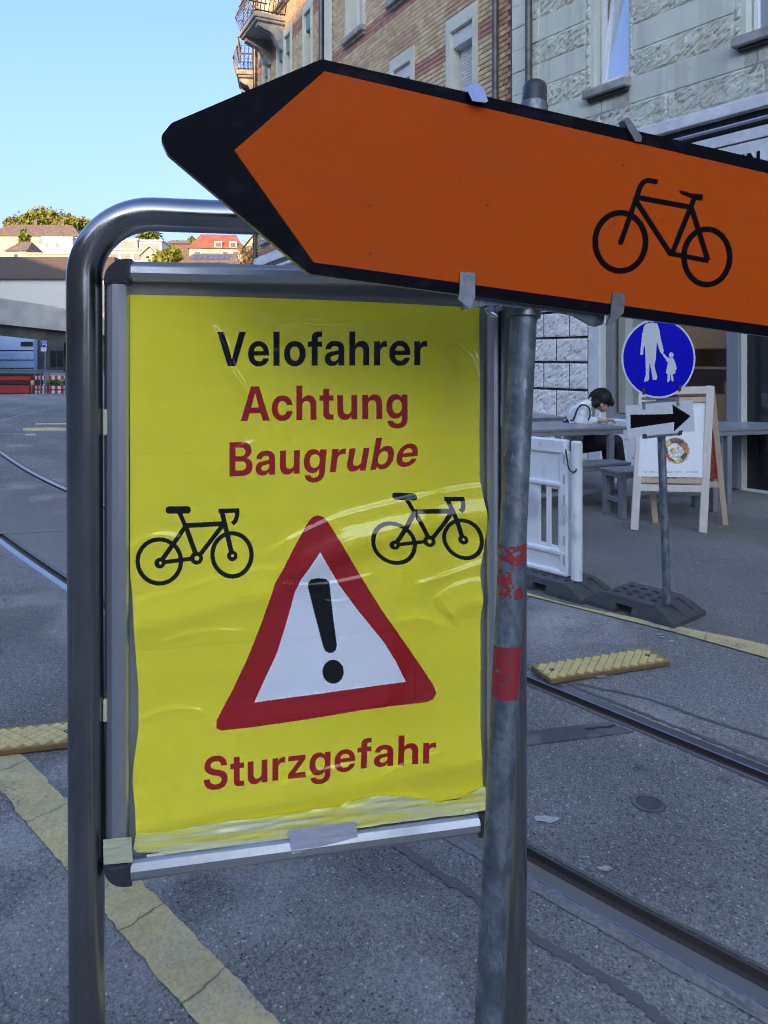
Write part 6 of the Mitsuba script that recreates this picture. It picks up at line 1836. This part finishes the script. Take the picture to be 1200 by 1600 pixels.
# ---- the person
PZ = 8.55
J = lambda x, y, dz=0.0: at(x, y, PZ + dz)
PE = thing('person', 'person in a white jacket bent over the grey table, black bag behind the back', 'person')
body = {'pel': (J(899, 690, 0.02), 0.135), 'pelF': (J(902, 692, -0.10), 0.10), 'pelB': (J(902, 692, 0.14), 0.10), 'bel': (J(900, 672), 0.130), 'che': (J(906, 651), 0.138), 'shF': (J(912, 638, -0.15), 0.068), 'shB': (J(914, 638, 0.15), 0.066), 'nec': (J(917, 632.5), 0.062)}
torso = blob(body, [('pel', 'bel'), ('pelF', 'pelB'), ('bel', 'che'), ('che', 'shF'), ('che', 'shB'), ('shF', 'shB'), ('che', 'nec')], 0.025, 8)
arms = {'s1': (J(911, 639, -0.16), 0.070), 'e1': (J(906, 659, -0.20), 0.060), 'w1': (J(933, 656.5, -0.16), 0.034), 's2': (J(914, 641, 0.16), 0.060), 'e2': (J(922, 661, 0.18), 0.046), 'w2': (J(944, 655, 0.06), 0.032)}
sleeves = blob(arms, [('s1', 'e1'), ('e1', 'w1'), ('s2', 'e2'), ('e2', 'w2')], 0.02, 5)
jk = tm([torso, sleeves])
jk.vertices += jk.vertex_normals * (0.020 * (meshkit.fbm(jk.vertices * [13, 13, 22], 2, 6) - 0.5))[:, None]
add('jacket', jk, 'm_jacket', PE, True)
# head and neck: one surface, face to the right and down
hc = J(940.5, 625.5)
hd = [ellipsoid(hc, (0.096, 0.076, 0.112), (0, 40, 0)), ellipsoid(hc + [0.006, 0, -0.062], (0.074, 0.056, 0.062), (0, 40, 0))]
nose = ellipsoid(hc + [0.060, 0, -0.092], (0.016, 0.011, 0.020), (0, 40, 0))
brow = ellipsoid(hc + [0.086, 0, -0.045], (0.014, 0.045, 0.012), (0, 40, 0))
lips = ellipsoid(hc + [0.032, 0, -0.112], (0.014, 0.020, 0.012), (0, 40, 0))
chin = ellipsoid(hc + [0.004, 0, -0.118], (0.022, 0.024, 0.018))
neck = manifold3d.Manifold.batch_hull([manifold3d.Manifold.sphere(0.052, 16).translate(tuple(J(918, 633))), manifold3d.Manifold.sphere(0.050, 16).translate(tuple(hc + [-0.04, 0, -0.05]))])
ear = ellipsoid(hc + [-0.022, -0.076, -0.045], (0.016, 0.010, 0.026), (0, 20, 0))
hm = manifold3d.Manifold.batch_boolean(hd + [nose, brow, lips, chin, neck, ear], manifold3d.OpType.Add).refine_to_length(0.012)
hm = from_manifold(hm)
hm = trimesh.Trimesh(hm.vertices, hm.faces, process=True)
trimesh.smoothing.filter_taubin(hm, iterations=4)
add('head', hm, 'm_skin', PE, True)
for s in (-1, 1):
    add('eye', from_manifold(ellipsoid(hc + [0.066, s * 0.040, -0.064], (0.007, 0.012, 0.006), (0, 40, 0))), 'm_hair', PE, True)
# bobbed hair: crown, nape and a fringe falling over the forehead
cap = ellipsoid(hc + [0.002, 0, 0.022], (0.116, 0.094, 0.112), (0, 22, 0))
lock = [ellipsoid(hc + [-0.078, s * 0.045, -0.030], (0.062, 0.046, 0.046), (0, -38, 0)) for s in (-1, 1)] + [ellipsoid(hc + [-0.095, 0.0, -0.040], (0.060, 0.060, 0.045), (0, -38, 0)), ellipsoid(hc + [0.098, 0, -0.016], (0.032, 0.066, 0.052), (0, -15, 0)), ellipsoid(hc + [0.02, 0.070, -0.05], (0.09, 0.022, 0.06), (0, 20, 0))]
hair = manifold3d.Manifold.batch_boolean([cap] + lock, manifold3d.OpType.Add)
face_cut = ellipsoid(hc + [0.022, -0.03, -0.098], (0.082, 0.14, 0.060), (0, 22, 0))
hair = (hair - face_cut).refine_to_length(0.010)
hv = from_manifold(hair)
hv = trimesh.Trimesh(hv.vertices, hv.faces, process=True)
trimesh.smoothing.filter_taubin(hv, iterations=4)
hv.vertices += hv.vertex_normals * (0.016 * (meshkit.fbm(hv.vertices * [60, 60, 12], 3, 4) - 0.5))[:, None]
add('hair', hv, 'm_hair', PE, True)
rh, strands = np.random.default_rng(11), []
for i in range(170):
    a, e = rh.uniform(0, 2 * math.pi), rh.uniform(0.0, 0.9)
    q = []
    drop = rh.uniform(0.75, 1.0)
    for t in np.linspace(e, 1.65 * drop, 7):
        rr_ = 1.02 + 0.03 * math.sin(i)
        q.append(hc + [0.002 - 0.02 * t, 0, 0.022] + np.array([0.116 * math.cos(a) * math.sin(t), 0.094 * math.sin(a) * math.sin(t), 0.112 * math.cos(t)]) * rr_)
    if q[-1][0] > hc[0] - 0.03 and q[-1][0] < hc[0] + 0.07 and q[-1][1] < hc[1]:
        q = q[:5]
    strands.append(tube(np.array(q), np.linspace(0.004, 0.0018, len(q)), 4))
add('hair_strands', strands, 'm_hair', PE, True, kind='stuff')


def hand(c, s):
    """Right or left hand lying on the table: palm, four bent fingers, thumb at the side."""
    jj = {'wr': (c, 0.026), 'p1': (c + [0.050, -0.030 * s, -0.006], 0.020), 'p2': (c + [0.052, 0.026 * s, -0.006], 0.020)}
    bones = [('wr', 'p1'), ('wr', 'p2'), ('p1', 'p2')]
    for i, (off_, ln) in enumerate(((-0.034, 0.070), (-0.012, 0.080), (0.010, 0.076), (0.030, 0.060))):
        k0 = c + [0.060, off_ * s, -0.004]
        k1 = k0 + [ln * 0.5, off_ * 0.15 * s, -0.004]
        k2 = k1 + [ln * 0.32, 0, -0.030]
        for n_, q, r_ in (('k', k0, 0.0105), ('m', k1, 0.0095), ('t', k2, 0.008)):
            jj[f'{n_}{i}'] = (q, r_)
        bones += [(f'k{i}', f'm{i}'), (f'm{i}', f't{i}')]
    jj['t0_'] = (c + [0.02, -0.035 * s, -0.006], 0.013)
    jj['t1_'] = (c + [0.055, -0.062 * s, -0.016], 0.010)
    jj['t2_'] = (c + [0.085, -0.066 * s, -0.022], 0.009)
    bones += [('wr', 't0_'), ('t0_', 't1_'), ('t1_', 't2_')]
    return blob(jj, bones, 0.006, 3)


add('hand', hand(J(931.5, 655.0, -0.16), 1), 'm_skin', PE, True)
add('hand', hand(J(944, 655, 0.06), -1), 'm_skin', PE, True)
add('shirt_front', from_manifold(ellipsoid(J(922, 649, -0.02), (0.045, 0.07, 0.12), (0, 12, 0))), 'm_cloth_grey', PE, True)
legs = {'h1': (J(902, 695, -0.10), 0.105), 'k1': (J(962, 690, -0.06), 0.078), 'f1': (J(969, 722, -0.02), 0.058), 'h2': (J(902, 695, 0.10), 0.105), 'k2': (J(950, 691, 0.10), 0.078), 'f2': (J(952, 742, 0.12), 0.058)}
tr_ = blob(legs, [('h1', 'k1'), ('k1', 'f1'), ('h2', 'k2'), ('k2', 'f2'), ('h1', 'h2')], 0.025, 6)
add('trousers', tr_, 'm_cloth_black', PE, True)
for x, y, dz in ((972, 727, -0.02), (956, 752, 0.12)):
    c = J(x, y, dz)
    sh = manifold3d.Manifold.batch_boolean([manifold3d.Manifold.batch_hull([manifold3d.Manifold.sphere(0.045, 16).translate(tuple(c + [-0.03, 0, 0.005])), manifold3d.Manifold.sphere(0.032, 16).translate(tuple(c + [0.15, -0.01, -0.01]))]),
                                            manifold3d.Manifold.sphere(0.045, 16).translate(tuple(c + [-0.02, 0, 0.035]))], manifold3d.OpType.Add)
    add('shoe', from_manifold(sh), 'm_shoe', PE, 60)
BG = thing('shoulder_bag', 'black bag hanging behind the back of the seated person', 'bag')
add('bag', blob({'a': (J(884, 665, -0.02), 0.055), 'b': (J(897, 657, 0.0), 0.06), 'c': (J(889, 672, 0.03), 0.06), 'd': (J(899, 672, 0.0), 0.05)}, [('a', 'b'), ('a', 'c'), ('b', 'd'), ('c', 'd')], 0.02, 5), 'm_cloth_black', BG, True)
st = smooth_path([J(892, 657, -0.16), J(900, 645, -0.25), J(909, 633, -0.255), J(917, 634, -0.265), J(922, 644, -0.265), J(919, 656, -0.285)], 24)
add('strap', tube(st, 0.009, 8), 'm_cloth_black', BG, True)
